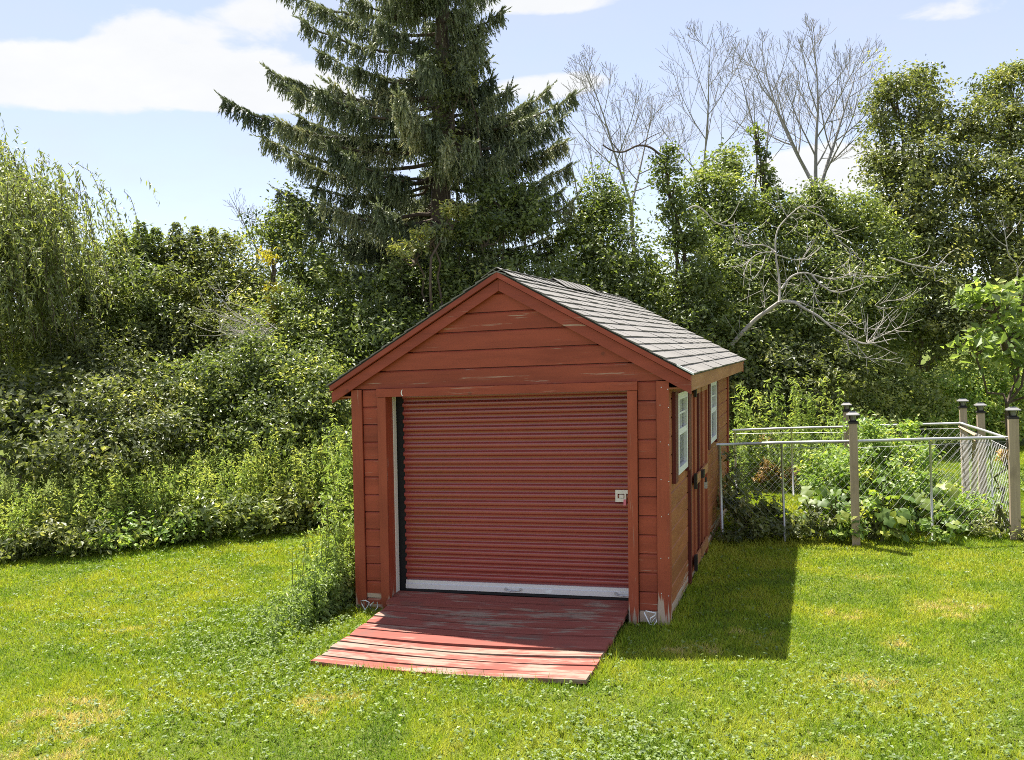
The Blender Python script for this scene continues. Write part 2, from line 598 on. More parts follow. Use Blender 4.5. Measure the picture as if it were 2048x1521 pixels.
def roof_z(x):
    return PEAK - SLOPE * abs(x)


shed = thing('garden_shed', 'red wooden gable shed with a roll-up door and grey shingle roof', 'shed')


def part(mb, name, mat, parent=None, smooth=False, label=None):
    o = mb.build(name, M[mat] if isinstance(mat, str) else mat, parent or shed, smooth)
    if label:
        o['label'] = label
    return o


SB = lambda: MB(warp)
# core: inner sheathing behind the boards (left open where the door and the windows are)
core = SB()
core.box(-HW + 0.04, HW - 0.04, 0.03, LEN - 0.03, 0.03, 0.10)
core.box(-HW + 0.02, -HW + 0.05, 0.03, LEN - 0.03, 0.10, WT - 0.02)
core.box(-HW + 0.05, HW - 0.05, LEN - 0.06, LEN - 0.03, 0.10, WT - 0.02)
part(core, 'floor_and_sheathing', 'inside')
fcore = SB()
fcore.box(-HW + 0.05, -1.20, 0.02, 0.04, 0.0, WT)
fcore.box(1.20, HW - 0.02, 0.02, 0.04, 0.0, WT)
fcore.box(-HW + 0.05, HW - 0.02, 0.02, 0.04, 2.12, WT)
fcore.prism([(-1.46, 0.02, WT), (1.46, 0.02, WT), (0, 0.02, PEAK - 0.16)], [(-1.46, 0.04, WT), (1.46, 0.04, WT), (0, 0.04, PEAK - 0.16)])
part(fcore, 'front_sheathing', 'shutter')

SEAM0, COURSE = 0.122, 0.1708
seams = [0.015] + [SEAM0 + COURSE * i for i in range(20)]


def front_board(x0b, x1b, x0t, x1t, z0, z1, name='siding_board', y=0.0, back=False, mat='red_x'):
    """one board: its top edge is chamfered so that the seam reads as a groove"""
    m = SB()
    jit = random.uniform(-0.0015, 0.0015)
    s = 1 if not back else -1
    yf = y + jit * s; yb = y + 0.018 * s
    z0 += 0.0045; z1 -= 0.0025
    c = 0.013
    a = [(x0b, yb, z0), (x0b, yf, z0), (x0t, yf, z1 - c), (x0t, yf + 0.011 * s, z1), (x0t, yb, z1)]
    b_ = [(x1b, yb, z0), (x1b, yf, z0), (x1t, yf, z1 - c), (x1t, yf + 0.011 * s, z1), (x1t, yb, z1)]
    m.prism(a, b_)
    return part(m, name, mat)


for i in range(13):
    z0, z1 = seams[i], seams[i + 1]
    if z0 > 2.16:
        break
    front_board(-HW + 0.094, -1.272, -HW + 0.094, -1.272, z0, min(z1, WT + 0.002))
    front_board(1.272, HW - 0.094, 1.272, HW - 0.094, z0, min(z1, WT + 0.002))
for i in range(13, 19):
    z0 = seams[i]; z1 = min(seams[i + 1], PEAK - 0.14)
    gx = lambda z: max(0.01, min(HW - 0.003, (PEAK - 0.12 - z) / SLOPE))
    if z1 - z0 > 0.02:
        front_board(-gx(z0), gx(z0), -gx(z1), gx(z1), z0, z1)
        front_board(-gx(z0), gx(z0), -gx(z1), gx(z1), z0, z1, y=LEN, back=True)
for i in range(13):
    front_board(-HW + 0.09, HW - 0.09, -HW + 0.09, HW - 0.09, seams[i], min(seams[i + 1], WT + 0.002), y=LEN, back=True)

# side walls: boards notched round the windows and the double door
W1 = (0.49, 1.115, 1.268, 2.03)
W2 = (3.14, 3.765, 1.268, 2.03)
DR = (1.36, 2.80, 0.06, 2.10)


def cut(rects, hole):
    out = []
    y0, y1, z0, z1 = hole
    for (a, b_, c, d) in rects:
        if b_ <= y0 or a >= y1 or d <= z0 or c >= z1:
            out.append((a, b_, c, d)); continue
        if a < y0: out.append((a, y0, c, d))
        if b_ > y1: out.append((y1, b_, c, d))
        lo, hi = max(a, y0), min(b_, y1)
        if c < z0: out.append((lo, hi, c, z0))
        if d > z1: out.append((lo, hi, z1, d))
    return out


for i in range(13):
    z0, z1 = seams[i], min(seams[i + 1], 2.14)
    if z1 - z0 < 0.02:
        continue
    rs = [(0.09, LEN - 0.09, z0 + 0.005, z1 - 0.003)]
    for h in ((W1[0] + .03, W1[1] - .03, W1[2] + .03, W1[3] - .03), (W2[0] + .03, W2[1] - .03, W2[2] + .03, W2[3] - .03), DR):
        rs = cut(rs, h)
    for r in rs:
        m = SB()
        for (a, b_, c, d) in (r,):
            xo = HW + random.uniform(-0.001, 0.001); ch = 0.011 if d > z1 - 0.01 else 0.0005
            m.prism([(HW - 0.018, a, c), (HW - 0.018, a, d), (xo - ch, a, d), (xo, a, d - ch), (xo, a, c)],
                    [(HW - 0.018, b_, c), (HW - 0.018, b_, d), (xo - ch, b_, d), (xo, b_, d - ch), (xo, b_, c)])
        part(m, 'siding_board', 'brown_y')
    m = SB(); m.box(-HW, -HW + 0.018, 0.09, LEN - 0.09, z0 + 0.003, z1 - 0.002)
    part(m, 'siding_board', 'brown_y')

# corner boards (two to each corner), proud of the siding
for sx in (-1, 1):
    for (yy, s) in ((0.0, -1), (LEN, 1)):
        xo = sx * (HW + 0.022); xi = sx * (HW - 0.088)
        m = SB(); m.box(min(xo, xi), max(xo, xi), min(yy, yy + s * 0.022), max(yy, yy + s * 0.022), 0.0, WT - 0.0)
        part(m, 'corner_board', 'red_z')
        m = SB(); xa = sx * (HW + 0.002); xb = sx * (HW + 0.022)
        ya, yb = (0.002, 0.088) if s < 0 else (LEN - 0.088, LEN - 0.002)
        m.box(min(xa, xb), max(xa, xb), ya, yb, 0.0, 2.12)
        part(m, 'corner_board', 'red_z')

for zz in (0.28, 0.62, 0.98, 1.30, 1.62, 1.95, 2.10):       # nail heads in the right front corner board
    for xx in (HW - 0.05, HW + 0.012):
        a = xx + random.uniform(-.008, .008); b_ = zz + random.uniform(-.02, .02)
        m = SB(); m.tube([(a, -0.0225, b_), (a, -0.0255, b_)], 0.0042, 7)
        part(m, 'nail_head', 'alum')
m = SB()
m.hexa([(1.63, -.112, roof_z(1.63) + .004), (EH + .03, -.112, roof_z(EH + .03) + .004), (EH + .03, -.085, roof_z(EH + .03) + .004), (1.63, -.085, roof_z(1.63) + .004),
        (1.63, -.112, roof_z(1.63) + .02), (EH + .03, -.112, roof_z(EH + .03) + .02), (EH + .03, -.085, roof_z(EH + .03) + .02), (1.63, -.085, roof_z(1.63) + .02)])
part(m, 'sunlit_edge_sliver', 'vinyl')  # white sliver paints the sunlit end of the starter shingle
# door opening: casing, lintel, jambs
for sx in (-1, 1):
    m = SB(); m.box(min(sx * 1.178, sx * 1.266), max(sx * 1.178, sx * 1.266), -0.028, 0.0, 0.0, 2.093)
    part(m, 'door_casing', 'red_z')
    m = SB(); m.box(min(sx * 1.18, sx * 1.20), max(sx * 1.18, sx * 1.20), 0.001, 0.13, 0.03, 2.11)
    part(m, 'door_jamb', 'red_z')
    m = SB(); m.box(min(sx * 1.172, sx * 1.198), max(sx * 1.172, sx * 1.198), 0.134, 0.195, 0.12, 2.10)
    part(m, 'door_guide', 'cream')
    m = SB(); m.box(min(sx * 1.10, sx * 1.198), max(sx * 1.10, sx * 1.198), 0.236, 0.262, 0.12, 2.10)
    part(m, 'gap_shade_strip', 'black')  # black strip paints the shade in the gap beside the curtain
m = SB(); m.box(-1.27, 1.27, -0.038, -0.001, 2.097, 2.174)
lint = part(m, 'door_lintel', 'red_x')
m = SB(); m.box(-1.18, 1.18, 0.001, 0.30, 2.112, 2.13)
part(m, 'door_head', 'black')
m = SB()
for k_ in range(9):     # pale crescent where the paint peeled off the lintel
    a0 = math.radians(100 + k_ * 19); a1 = math.radians(100 + (k_ + 1) * 19)
    th = lambda a: 0.003 + 0.011 * math.sin(max(0, min(PI, (math.degrees(a) - 100) / 171 * PI)))
    c0 = (-0.985, 2.132)
    q = []
    for a, r in ((a0, 0.032), (a1, 0.032), (a1, 0.032 - th(a1)), (a0, 0.032 - th(a0))):
        q.append((c0[0] + 0.7 * r * math.cos(a), -0.0405, c0[1] + r * math.sin(a)))
    m.prism(q, [(p[0], -0.0375, p[2]) for p in q])
part(m, 'peeled_paint', 'vinyl', lint, label='pale crescent of peeled paint on the lintel')

# roll-up door
m = SB(); m.box(-1.10, 1.165, 0.264, 0.268, 0.14, 2.10)
door = part(m, 'roll_up_door', 'door', label='corrugated red steel roll-up door')
Z0D, PER, NSL = 0.262, 0.0806, 23
sl_v, sl_f, sl_s = [], [], []
prof = []
for q, y in ((0, .032), (.08, .032), (.20, .032), (.26, .029), (.34, .006), (.38, .001), (.46, .0), (.56, .0), (.66, .0), (.74, .001), (.78, .006), (.86, .029), (.92, .032), (1.0, .032)):
    prof.append((y, q * PER))
for k_ in range(NSL):
    m = SB()
    zb = Z0D + k_ * PER
    x0, x1 = -1.105, 1.168
    vs = []
    for (y, z) in prof:
        for x in np.linspace(x0, x1, 7):
            vs.append((x, 0.200 + y + 0.0015 * math.sin(x * 3 + k_ * 1.3), zb + z))
    fs = []
    n7 = 7
    for i in range(len(prof) - 1):
        for j in range(n7 - 1):
            fs.append((i * n7 + j, i * n7 + j + 1, (i + 1) * n7 + j + 1, (i + 1) * n7 + j))
    m.add(vs, fs)
    part(m, 'slat', 'door', door, True)
m = SB()
m.prism([(-1.105, 0.20, 0.176), (-1.105, 0.192, 0.18), (-1.105, 0.192, 0.225), (-1.105, 0.205, 0.232), (-1.105, 0.205, 0.262), (-1.105, 0.235, 0.262), (-1.105, 0.235, 0.176)],
        [(1.168, 0.20, 0.176), (1.168, 0.192, 0.18), (1.168, 0.192, 0.225), (1.168, 0.205, 0.232), (1.168, 0.205, 0.262), (1.168, 0.235, 0.262), (1.168, 0.235, 0.176)])
part(m, 'bottom_bar', 'alum', door)
m = SB(); m.box(-1.105, 1.168, 0.198, 0.23, 0.150, 0.175)
part(m, 'bottom_seal', 'black', door)
for xh in (0.02, 1.09):
    m = SB()
    m.tube([(xh - .075, .190, .214), (xh - .06, .172, .206), (xh, .166, .200), (xh + .06, .172, .206), (xh + .075, .190, .214)], 0.006, 6)
    for s in (-1, 1):
        m.tube([(xh + s * .075, .1935, .214), (xh + s * .075, .184, .214)], 0.015, 10)
    part(m, 'pull_handle', 'galv', door)
m = SB(); m.box(0.34, 0.40, 0.1900, 0.1925, 0.193, 0.218)
part(m, 'label_sticker', 'vinyl', door)
m = SB()
lx, lz = 1.075, 1.12
m.box(lx - .055, lx + .06, .186, .200, lz + .02, lz + .055)
m.box(lx - .055, lx + .045, .186, .200, lz - .055, lz - .022)
m.box(lx - .055, lx - .035, .187, .200, lz - .022, lz + .02)
m.box(lx - .02, lx + .02, .190, .200, lz - .018, lz + .012)
m.box(lx + .03, lx + .045, .182, .200, lz - .03, lz + .03)
latch = part(m, 'latch', 'cream', door, label='cream slide latch on the roll-up door')
m = SB(); m.box(lx + .022, lx + .046, .176, .181, lz - .085, lz - .03)
part(m, 'latch_tag', 'pink', door, label='pink tag on the door latch')

# rake boards, fly trim
def rake(yf, yb, u0, u1, name, mat, xin=0.0):
    """board under the roof slope on both halves; u0/u1 vertical distance below the roof plane"""
    for s in (-1, 1):
        m = SB()
        pts = [(s * xin, roof_z(xin) - u0), (s * EH, roof_z(EH) - u0), (s * EH, roof_z(EH) - u1), (s * xin, roof_z(xin) - u1)]
        if s < 0: pts = pts[::-1]
        m.prism([(x, yf, z) for x, z in pts], [(x, yb, z) for x, z in pts])
        part(m, name, mat)


rake(-0.052, -0.024, 0.072, 0.180, 'rake_board', 'red_rake', 0.0008)
rake(-0.092, -0.024, 0.012, 0.063, 'rake_trim', 'red_rake', 0.0008)
rake(LEN + 0.024, LEN + 0.052, 0.072, 0.178, 'rake_board', 'red_rake', 0.0008)
rake(LEN + 0.024, LEN + 0.082, 0.012, 0.062, 'rake_trim', 'red_rake', 0.0008)
for s in (-1, 1):        # fascia under the eaves, soffit
    m = SB(); xo, xi = s * (EH - 0.002), s * (EH - 0.03)
    m.box(min(xo, xi), max(xo, xi), -0.02, LEN + 0.02, roof_z(EH) - 0.155, roof_z(EH) - 0.016)
    part(m, 'fascia', 'fascia')
    m = SB(); xo, xi = s * (EH - 0.032), s * (HW - 0.005)
    m.box(min(xo, xi), max(xo, xi), -0.02, LEN + 0.02, roof_z(EH) - 0.135, roof_z(EH) - 0.120)
    part(m, 'soffit', 'brown_y')

# roof: deck, shingle strips, ridge caps
def deck_side(s):
    m = SB()
    y0, y1 = -0.09, LEN + 0.09
    a = [(0, y0, PEAK - 0.010), (s * (EH + 0.012), y0, roof_z(EH + 0.012) - 0.010), (s * (EH + 0.012), y0, roof_z(EH + 0.012) - 0.0005), (0, y0, PEAK - 0.0005)]
    b_ = [(x, y1, z) for x, y, z in a]
    if s < 0: a, b_ = a[::-1], b_[::-1]
    m.prism(a, b_)
    return m


m = deck_side(1)
roof = part(m, 'roof', 'felt', label='grey asphalt shingle roof with a lifted ridge shingle')
part(deck_side(-1), 'roof_deck', 'felt', roof)


def wp(x, y, z):
    return warp(np.array([[x, y, z]]))[0]


CS = math.sqrt(1 + SLOPE ** 2)
EXPO = 0.1385
STRIP = 0.914


def strip_mesh(name, ntab, drop=0.0):
    """strip of tabs: local x along the eave, y up the slope, z out of the roof"""
    m = MB()
    tw = STRIP / 3
    for k_ in range(ntab):
        a, b_ = k_ * tw + 0.006, (k_ + 1) * tw - 0.006
        dz = random.uniform(-0.002, 0.005)
        m.prism([(a, 0.0, 0.004 + dz), (a, 0.0, 0.0185 + dz), (a, EXPO * 1.12, 0.006), (a, EXPO * 1.12, 0.001)],
                [(b_, 0.0, 0.004 + dz), (b_, 0.0, 0.0185 + dz), (b_, EXPO * 1.12, 0.006), (b_, EXPO * 1.12, 0.001)])
    return m


strip_data = []
for q in range(5):
    o = strip_mesh('shingle', 3).build('shingle', M['shingle'])
    strip_data.append(o.data)
    bpy.data.objects.remove(o)
tab_o = strip_mesh('shingle', 1).build('shingle', M['shingle']); tab_data = tab_o.data; bpy.data.objects.remove(tab_o)
two_o = strip_mesh('shingle', 2).build('shingle', M['shingle']); two_data = two_o.data; bpy.data.objects.remove(two_o)


def place(data, name, origin, ax, ay, parent):
    ax = ax / np.linalg.norm(ax); ay = ay - ax * (ax @ ay); ay /= np.linalg.norm(ay)
    az = np.cross(ax, ay)
    mm = np.eye(4); mm[:3, 0] = ax; mm[:3, 1] = ay; mm[:3, 2] = az; mm[:3, 3] = origin
    o = bpy.data.objects.new(name, data)
    COL.objects.link(o)
    o.parent = parent
    o.matrix_local = Matrix(mm.tolist())
    return o


NCRS = 15
for s in (1, -1):
    for c in range(NCRS):
        dist = c * EXPO                      # distance up the slope from the eave
        x = EH + 0.022 - dist / CS
        y = -0.105 - (0.152 if c % 2 else 0.0) + (0.152 if c % 2 else 0.0)
        plan = []
        yy = -0.105
        if c % 2:
            plan.append((tab_data, yy, STRIP / 3)); yy += STRIP / 3
        while yy < LEN + 0.10 - 0.2:
            left = LEN + 0.11 - yy
            if left > STRIP * 0.95: plan.append((random.choice(strip_data), yy, STRIP)); yy += STRIP
            elif left > STRIP * 0.6: plan.append((two_data, yy, STRIP * 2 / 3)); yy += STRIP * 2 / 3
            else: plan.append((tab_data, yy, STRIP / 3)); yy += STRIP / 3
        for (dat, ya, ln) in plan:
            p0 = wp(s * x, ya, roof_z(x)); p1 = wp(s * x, ya + ln, roof_z(x)); p2 = wp(s * (x - 0.1), ya, roof_z(x - 0.1))
            if s > 0:
                place(dat, 'shingle', p0, p1 - p0, p2 - p0, roof)
            else:
                place(dat, 'shingle', p1, p0 - p1, p2 - p0, roof)


def cap_mesh(lift=0.0):
    m = MB()
    w = 0.15
    L_ = 0.30
    zc = lambda x: 0.020 - SLOPE * abs(x)
    for s in (1, -1):
        a = [(0, 0, zc(0) + .006 + lift), (s * w, 0, zc(w) + .006 + lift * .4), (s * w, 0, zc(w) + .012 + lift * .4), (0, 0, zc(0) + .014 + lift)]
        b_ = [(0, L_, zc(0) + lift), (s * w, L_, zc(w) + lift * .3), (s * w, L_, zc(w) + .006 + lift * .3), (0, L_, zc(0) + .006 + lift)]
        if s < 0: a, b_ = a[::-1], b_[::-1]
        m.prism(a, b_)
    return m


co = cap_mesh().build('ridge_cap', M['shingle']); cap_data = co.data; bpy.data.objects.remove(co)
co = cap_mesh(0.028).build('ridge_cap', M['shingle']); lift_data = co.data; bpy.data.objects.remove(co)
yy = -0.105; k_ = 0
while yy < LEN:
    p0 = wp(0, yy, PEAK); p1 = wp(0, yy + 0.27, PEAK)
    lifted = 1.75 < yy < 3.2
    o = place(lift_data if lifted else cap_data, 'ridge_cap', p0, np.array([1.0, 0, 0.0]), p1 - p0, roof)
    yy += 0.27; k_ += 1

# windows
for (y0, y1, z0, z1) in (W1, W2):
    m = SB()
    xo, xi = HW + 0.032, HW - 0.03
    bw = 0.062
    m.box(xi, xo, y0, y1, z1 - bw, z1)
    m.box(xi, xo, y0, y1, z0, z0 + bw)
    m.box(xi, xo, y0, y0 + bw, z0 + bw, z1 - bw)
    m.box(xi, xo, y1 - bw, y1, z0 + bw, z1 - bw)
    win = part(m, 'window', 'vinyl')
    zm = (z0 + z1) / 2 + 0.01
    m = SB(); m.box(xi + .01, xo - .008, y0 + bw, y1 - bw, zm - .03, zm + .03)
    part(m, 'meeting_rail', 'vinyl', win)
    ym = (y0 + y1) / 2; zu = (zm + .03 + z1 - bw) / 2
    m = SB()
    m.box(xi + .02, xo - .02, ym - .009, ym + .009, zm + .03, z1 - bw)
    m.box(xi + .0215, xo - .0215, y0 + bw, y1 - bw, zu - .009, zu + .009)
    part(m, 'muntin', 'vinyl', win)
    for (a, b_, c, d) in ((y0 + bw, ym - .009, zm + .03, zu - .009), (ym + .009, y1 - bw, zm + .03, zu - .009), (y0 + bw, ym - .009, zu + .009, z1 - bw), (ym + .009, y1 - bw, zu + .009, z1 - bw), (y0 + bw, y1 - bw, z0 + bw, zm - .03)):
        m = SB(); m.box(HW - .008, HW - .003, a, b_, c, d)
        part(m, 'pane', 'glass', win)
    for (a, b_) in ((y0 - 0.20, y0 - 0.045), (y1 + 0.045, y1 + 0.20)):
        m = SB(); m.box(HW + .002, HW + .034, a, b_, z0 - .05, z1 + 0.02)
        part(m, 'shutter', 'shutter')

# double side door with boards, rails, trims and hinges
y0, y1, z0, z1 = DR
for yc in (y0, y1):
    m = SB(); m.box(HW + .001, HW + .030, yc - .04, yc + .04, z0 - .04, z1 + 0.0)
    part(m, 'door_trim', 'shutter' if yc == y0 else 'brown_z')
m = SB(); m.box(HW - .05, HW - .03, y0 + .04, y1 - .04, z0, z1)
sd = part(m, 'side_door', 'felt', label='brown double plank door in the long side of the shed')
nb = 8
bwid = (y1 - y0 - .08) / nb
for i in range(nb):
    a = y0 + .04 + i * bwid
    m = SB(); m.box(HW - .029, HW + .004 + random.uniform(0, .002), a + .003, a + bwid - .003, z0 + .01, z1 - .005)
    part(m, 'door_board', 'brown_z', sd)
for yc in (y0 + .40, (y0 + y1) / 2, y1 - .40):
    m = SB(); m.box(HW + .007, HW + .024, yc - .035, yc + .035, z0 + .01, z1 - .1)
    part(m, 'batten', 'shutter' if abs(yc - (y0 + y1) / 2) < .01 else 'brown_z', sd)
for (za, zb) in ((0.13, 0.24), (1.0, 1.10), (1.96, 2.06)):
    for (a, b_) in ((y0 + .26, (y0 + y1) / 2 - .05), ((y0 + y1) / 2 + .05, y1 - .1)):
        m = SB(); m.box(HW + .026, HW + .046, a, b_, za, zb)
        part(m, 'door_rail', 'fascia', sd)
    m = SB(); m.box(HW + .031, HW + .060, y0 + .20, y0 + .258, za - .03, zb + .03)
    part(m, 'hinge', 'iron', sd)
m = SB(); m.box(HW + .047, HW + .075, 2.02, 2.14, 1.02, 1.10)
m.tube([(HW + .09, 2.06, 1.02), (HW + .095, 2.05, .97), (HW + .095, 2.10, .97), (HW + .09, 2.10, 1.02)], .008, 6)
part(m, 'hasp', 'iron', sd)
m = SB(); m.box(HW + .078, HW + .105, 2.045, 2.105, .90, .97)
part(m, 'padlock', 'galv', sd)

# ------------------------------------------------------------------ ramp
ramp = thing('wooden_ramp', 'worn red plank ramp leading up to the roll-up door', 'ramp', (0, -0.7, 0))
NP = 11
YF, YB = -1.60, 0.19


def ramp_z(x, y):
    f = (y - YF) / (YB - YF)
    z = 0.045 + 0.105 * f
    z -= 0.030 * math.sin(PI * min(1, max(0, f))) * (0.6 + 0.4 * math.cos(x * 1.2))
    z -= 0.022 * (1 - f) * math.cos(x / 1.15 * PI / 2)
    return z


pw = (YB - YF) / NP
for i in range(NP):
    a = YF + i * pw + 0.011; b_ = YF + (i + 1) * pw - 0.010 - random.uniform(0, .006)
    m = MB()
    jx = random.uniform(-.006, .006); wz = random.uniform(-.006, .007); tl = random.uniform(-.005, .005)
    fwd = -0.025
    x0, x1 = -1.135 + jx + 0.01 * (i / NP), 1.172 + random.uniform(-.006, .006)
    if i >= NP - 2:
        x0, x1 = -1.165, 1.170
    xs = np.linspace(x0, x1, 15)
    vs, fs = [], []
    for x in xs:
        bow = fwd * math.cos(x / 1.15 * PI / 2) * (1 - i / NP)
        w2 = 0.004 * math.sin(x * 2.1 + i * 1.7)
        za = ramp_z(x, a) + wz + tl + w2; zb = ramp_z(x, b_) + wz - tl + w2
        vs += [(x, a + bow, za - .034), (x, b_ + bow, zb - .034), (x, b_ + bow, zb), (x, a + bow, za)]
    for j in range(14):
        for e in range(4):
            fs.append((j * 4 + e, j * 4 + (e + 1) % 4, (j + 1) * 4 + (e + 1) % 4, (j + 1) * 4 + e))
    fs += [(3, 2, 1, 0), (56, 57, 58, 59)]
    m.add(vs, fs)
    m.build('plank', M['ramp'], ramp)
for x in (-1.07, 0.0, 1.10):
    m = MB(); m.hexa([(x - .02, YF + .06, 0.0), (x + .02, YF + .06, 0.0), (x + .02, -0.05, 0.0), (x - .02, -0.05, 0.0),
                      (x - .02, YF + .06, ramp_z(x, YF + .06) - .042), (x + .02, YF + .06, ramp_z(x, YF + .06) - .042), (x + .02, -.05, ramp_z(x, -.05) - .05), (x - .02, -.05, ramp_z(x, -.05) - .05)])
    m.build('stringer', M['black'] if x < 1 else M['inside'], ramp)

# white wire loops lying against the foot of the front wall
def loop(pts, name, label, r=0.006):
    pts = np.array(pts)
    base = pts.mean(0); base[2] = 0
    m = MB().tube(pts, r, 6)
    o = m.build(name, M['white_wire'], None, True, loc=base)
    return tag(o, label, 'wire', 'white wire loops at the foot of the shed')


loop([(-1.43, -.05, .005), (-1.46, -.06, .075), (-1.475, -.05, .10), (-1.42, -.06, .112), (-1.385, -.05, .09), (-1.40, -.06, .05), (-1.43, -.07, .01)], 'wire_loop', 'bent white wire loop by the left front corner of the shed')
loop([(-1.33, -.06, .10), (-1.365, -.06, .07), (-1.36, -.07, .02), (-1.32, -.07, .01), (-1.29, -.06, .05), (-1.30, -.05, .10)], 'wire_loop', 'open white wire loop between ramp and left wire loop')
loop([(1.43, -.05, .12), (1.34, -.05, .135), (1.325, -.05, .12), (1.35, -.06, .07), (1.375, -.07, .02), (1.41, -.07, .015), (1.435, -.06, .05), (1.425, -.05, .08), (1.385, -.07, .03), (1.38, -.06, .075), (1.42, -.055, .10), (1.43, -.05, .12)], 'wire_loop', 'tangled white wire loop by the right front corner of the shed')

# ------------------------------------------------------------------ foliage helpers
def unit(v):
    return v / (np.linalg.norm(v, axis=-1, keepdims=True) + 1e-9)


def leaf_quads(pos, nrm, size, aspect=0.55, fold=0.18, heading=None):
    """kite shaped leaves: pos Nx3, nrm Nx3 face normals, size N"""
    n = len(pos)
    size = np.broadcast_to(size, (n,)).astype(float)
    if heading is None:
        heading = RNG.normal(size=(n, 3))
    nrm = unit(nrm)
    u = heading - nrm * np.sum(heading * nrm, 1, keepdims=True)
    u = unit(u)
    w = np.cross(nrm, u)
    L_ = size[:, None]; Wd = (size * aspect * 0.5)[:, None]
    base = pos - u * L_ * 0.5
    tip = pos + u * L_ * 0.5 - nrm * L_ * 0.12
    mid = pos - u * L_ * 0.06 + nrm * L_ * fold * 0.5
    v = np.stack([base, mid + w * Wd - nrm * 0, tip, mid - w * Wd], 1)
    return v.reshape(-1, 3)


class Leaves:
    def __init__(s):
        s.v = []; s.t = []

    def add(s, pos, nrm, size, tone, aspect=0.55, heading=None):
        if len(pos) == 0: return
        s.v.append(leaf_quads(pos, nrm, size, aspect, heading=heading)); s.t.append(np.clip(np.broadcast_to(tone, (len(pos),)), 0, 1))

    def build(s, name, mat, parent=None, kind=None):
        v = np.concatenate(s.v); t = np.concatenate(s.t)
        n = len(v) // 4
        o = mesh_obj(name, v, np.arange(n * 4), np.full(n, 4), mat, parent, False, {'tone': t})
        if kind: o['kind'] = kind
        return o


TRI = {'n': 0}


def lobe(px, py, rx, ry, d, dz=0.0, depth=None):
    """ellipsoid given by its bearing, half sizes in photo pixels and distance"""
    c = P(px, py, d + dz)
    s = (d + dz) / FOC
    return (c[0], c[1], c[2], rx * s, (depth if depth is not None else rx * s), ry * s)


def crown_points(lobes, per_m2, clump_r, leaf_size, back=0.35, inner=0.25, flat=0.65, clump_n=45, tone0=0.5, tvar=0.2, ragged=0.22):
    pos, nrm, tone, size = [], [], [], []
    allc = np.array([l[:3] for l in lobes]); mean = allc.mean(0)
    for (cx, cyy, cz, rx, ry, rz) in lobes:
        area = 4 * PI * (((rx * ry) ** 1.6 + (rx * rz) ** 1.6 + (ry * rz) ** 1.6) / 3) ** (1 / 1.6)
        nc = max(3, int(area * per_m2 / clump_n))
        d = unit(RNG.normal(size=(nc * 2, 3)))
        d = d[d[:, 2] > -0.75]
        face = -(d @ FWD)
        keep = RNG.random(len(d)) < np.where(face > -0.25, 1.0, back)
        d = d[keep][:nc]
        r = 1.0 - ragged * RNG.random(len(d)) ** 1.4 + 0.16 * RNG.normal(size=len(d)) * ragged / 0.22
        isin = RNG.random(len(d)) < inner
        r = np.where(isin, r * RNG.uniform(0.35, 0.8, len(d)), r)
        cc = np.array([cx, cyy, cz]) + d * np.array([rx, ry, rz]) * r[:, None]
        k_ = RNG.poisson(clump_n, len(cc)) + 4
        idx = np.repeat(np.arange(len(cc)), k_)
        rad = (clump_r * RNG.uniform(0.6, 1.3, len(cc)))[idx][:, None]
        off = RNG.normal(size=(len(idx), 3)) * rad * np.array([0.62, 0.62, 0.62 * flat])
        p = cc[idx] + off
        nn = d[idx] * 0.55 + np.array([0, 0, 0.55]) + RNG.normal(size=(len(idx), 3)) * 0.55
        ct = (tone0 + tvar * RNG.normal(size=len(cc)))[idx] + 0.16 * RNG.normal(size=len(idx))
        pos.append(p); nrm.append(nn); tone.append(ct)
        size.append(leaf_size * RNG.uniform(0.6, 1.3, len(idx)))
    pos = np.concatenate(pos); ok = pos[:, 2] > 0.04
    return pos[ok], np.concatenate(nrm)[ok], np.concatenate(tone)[ok], np.concatenate(size)[ok]


def curve(a, b, sag=(0, 0, 0), n=7, wig=0.0):
    t = np.linspace(0, 1, n)[:, None]
    a = np.asarray(a, float); b = np.asarray(b, float)
    p = a * (1 - t) + b * t + np.asarray(sag) * 4 * t * (1 - t)
    if wig:
        p[1:-1] += RNG.normal(size=(n - 2, 3)) * wig
    return p


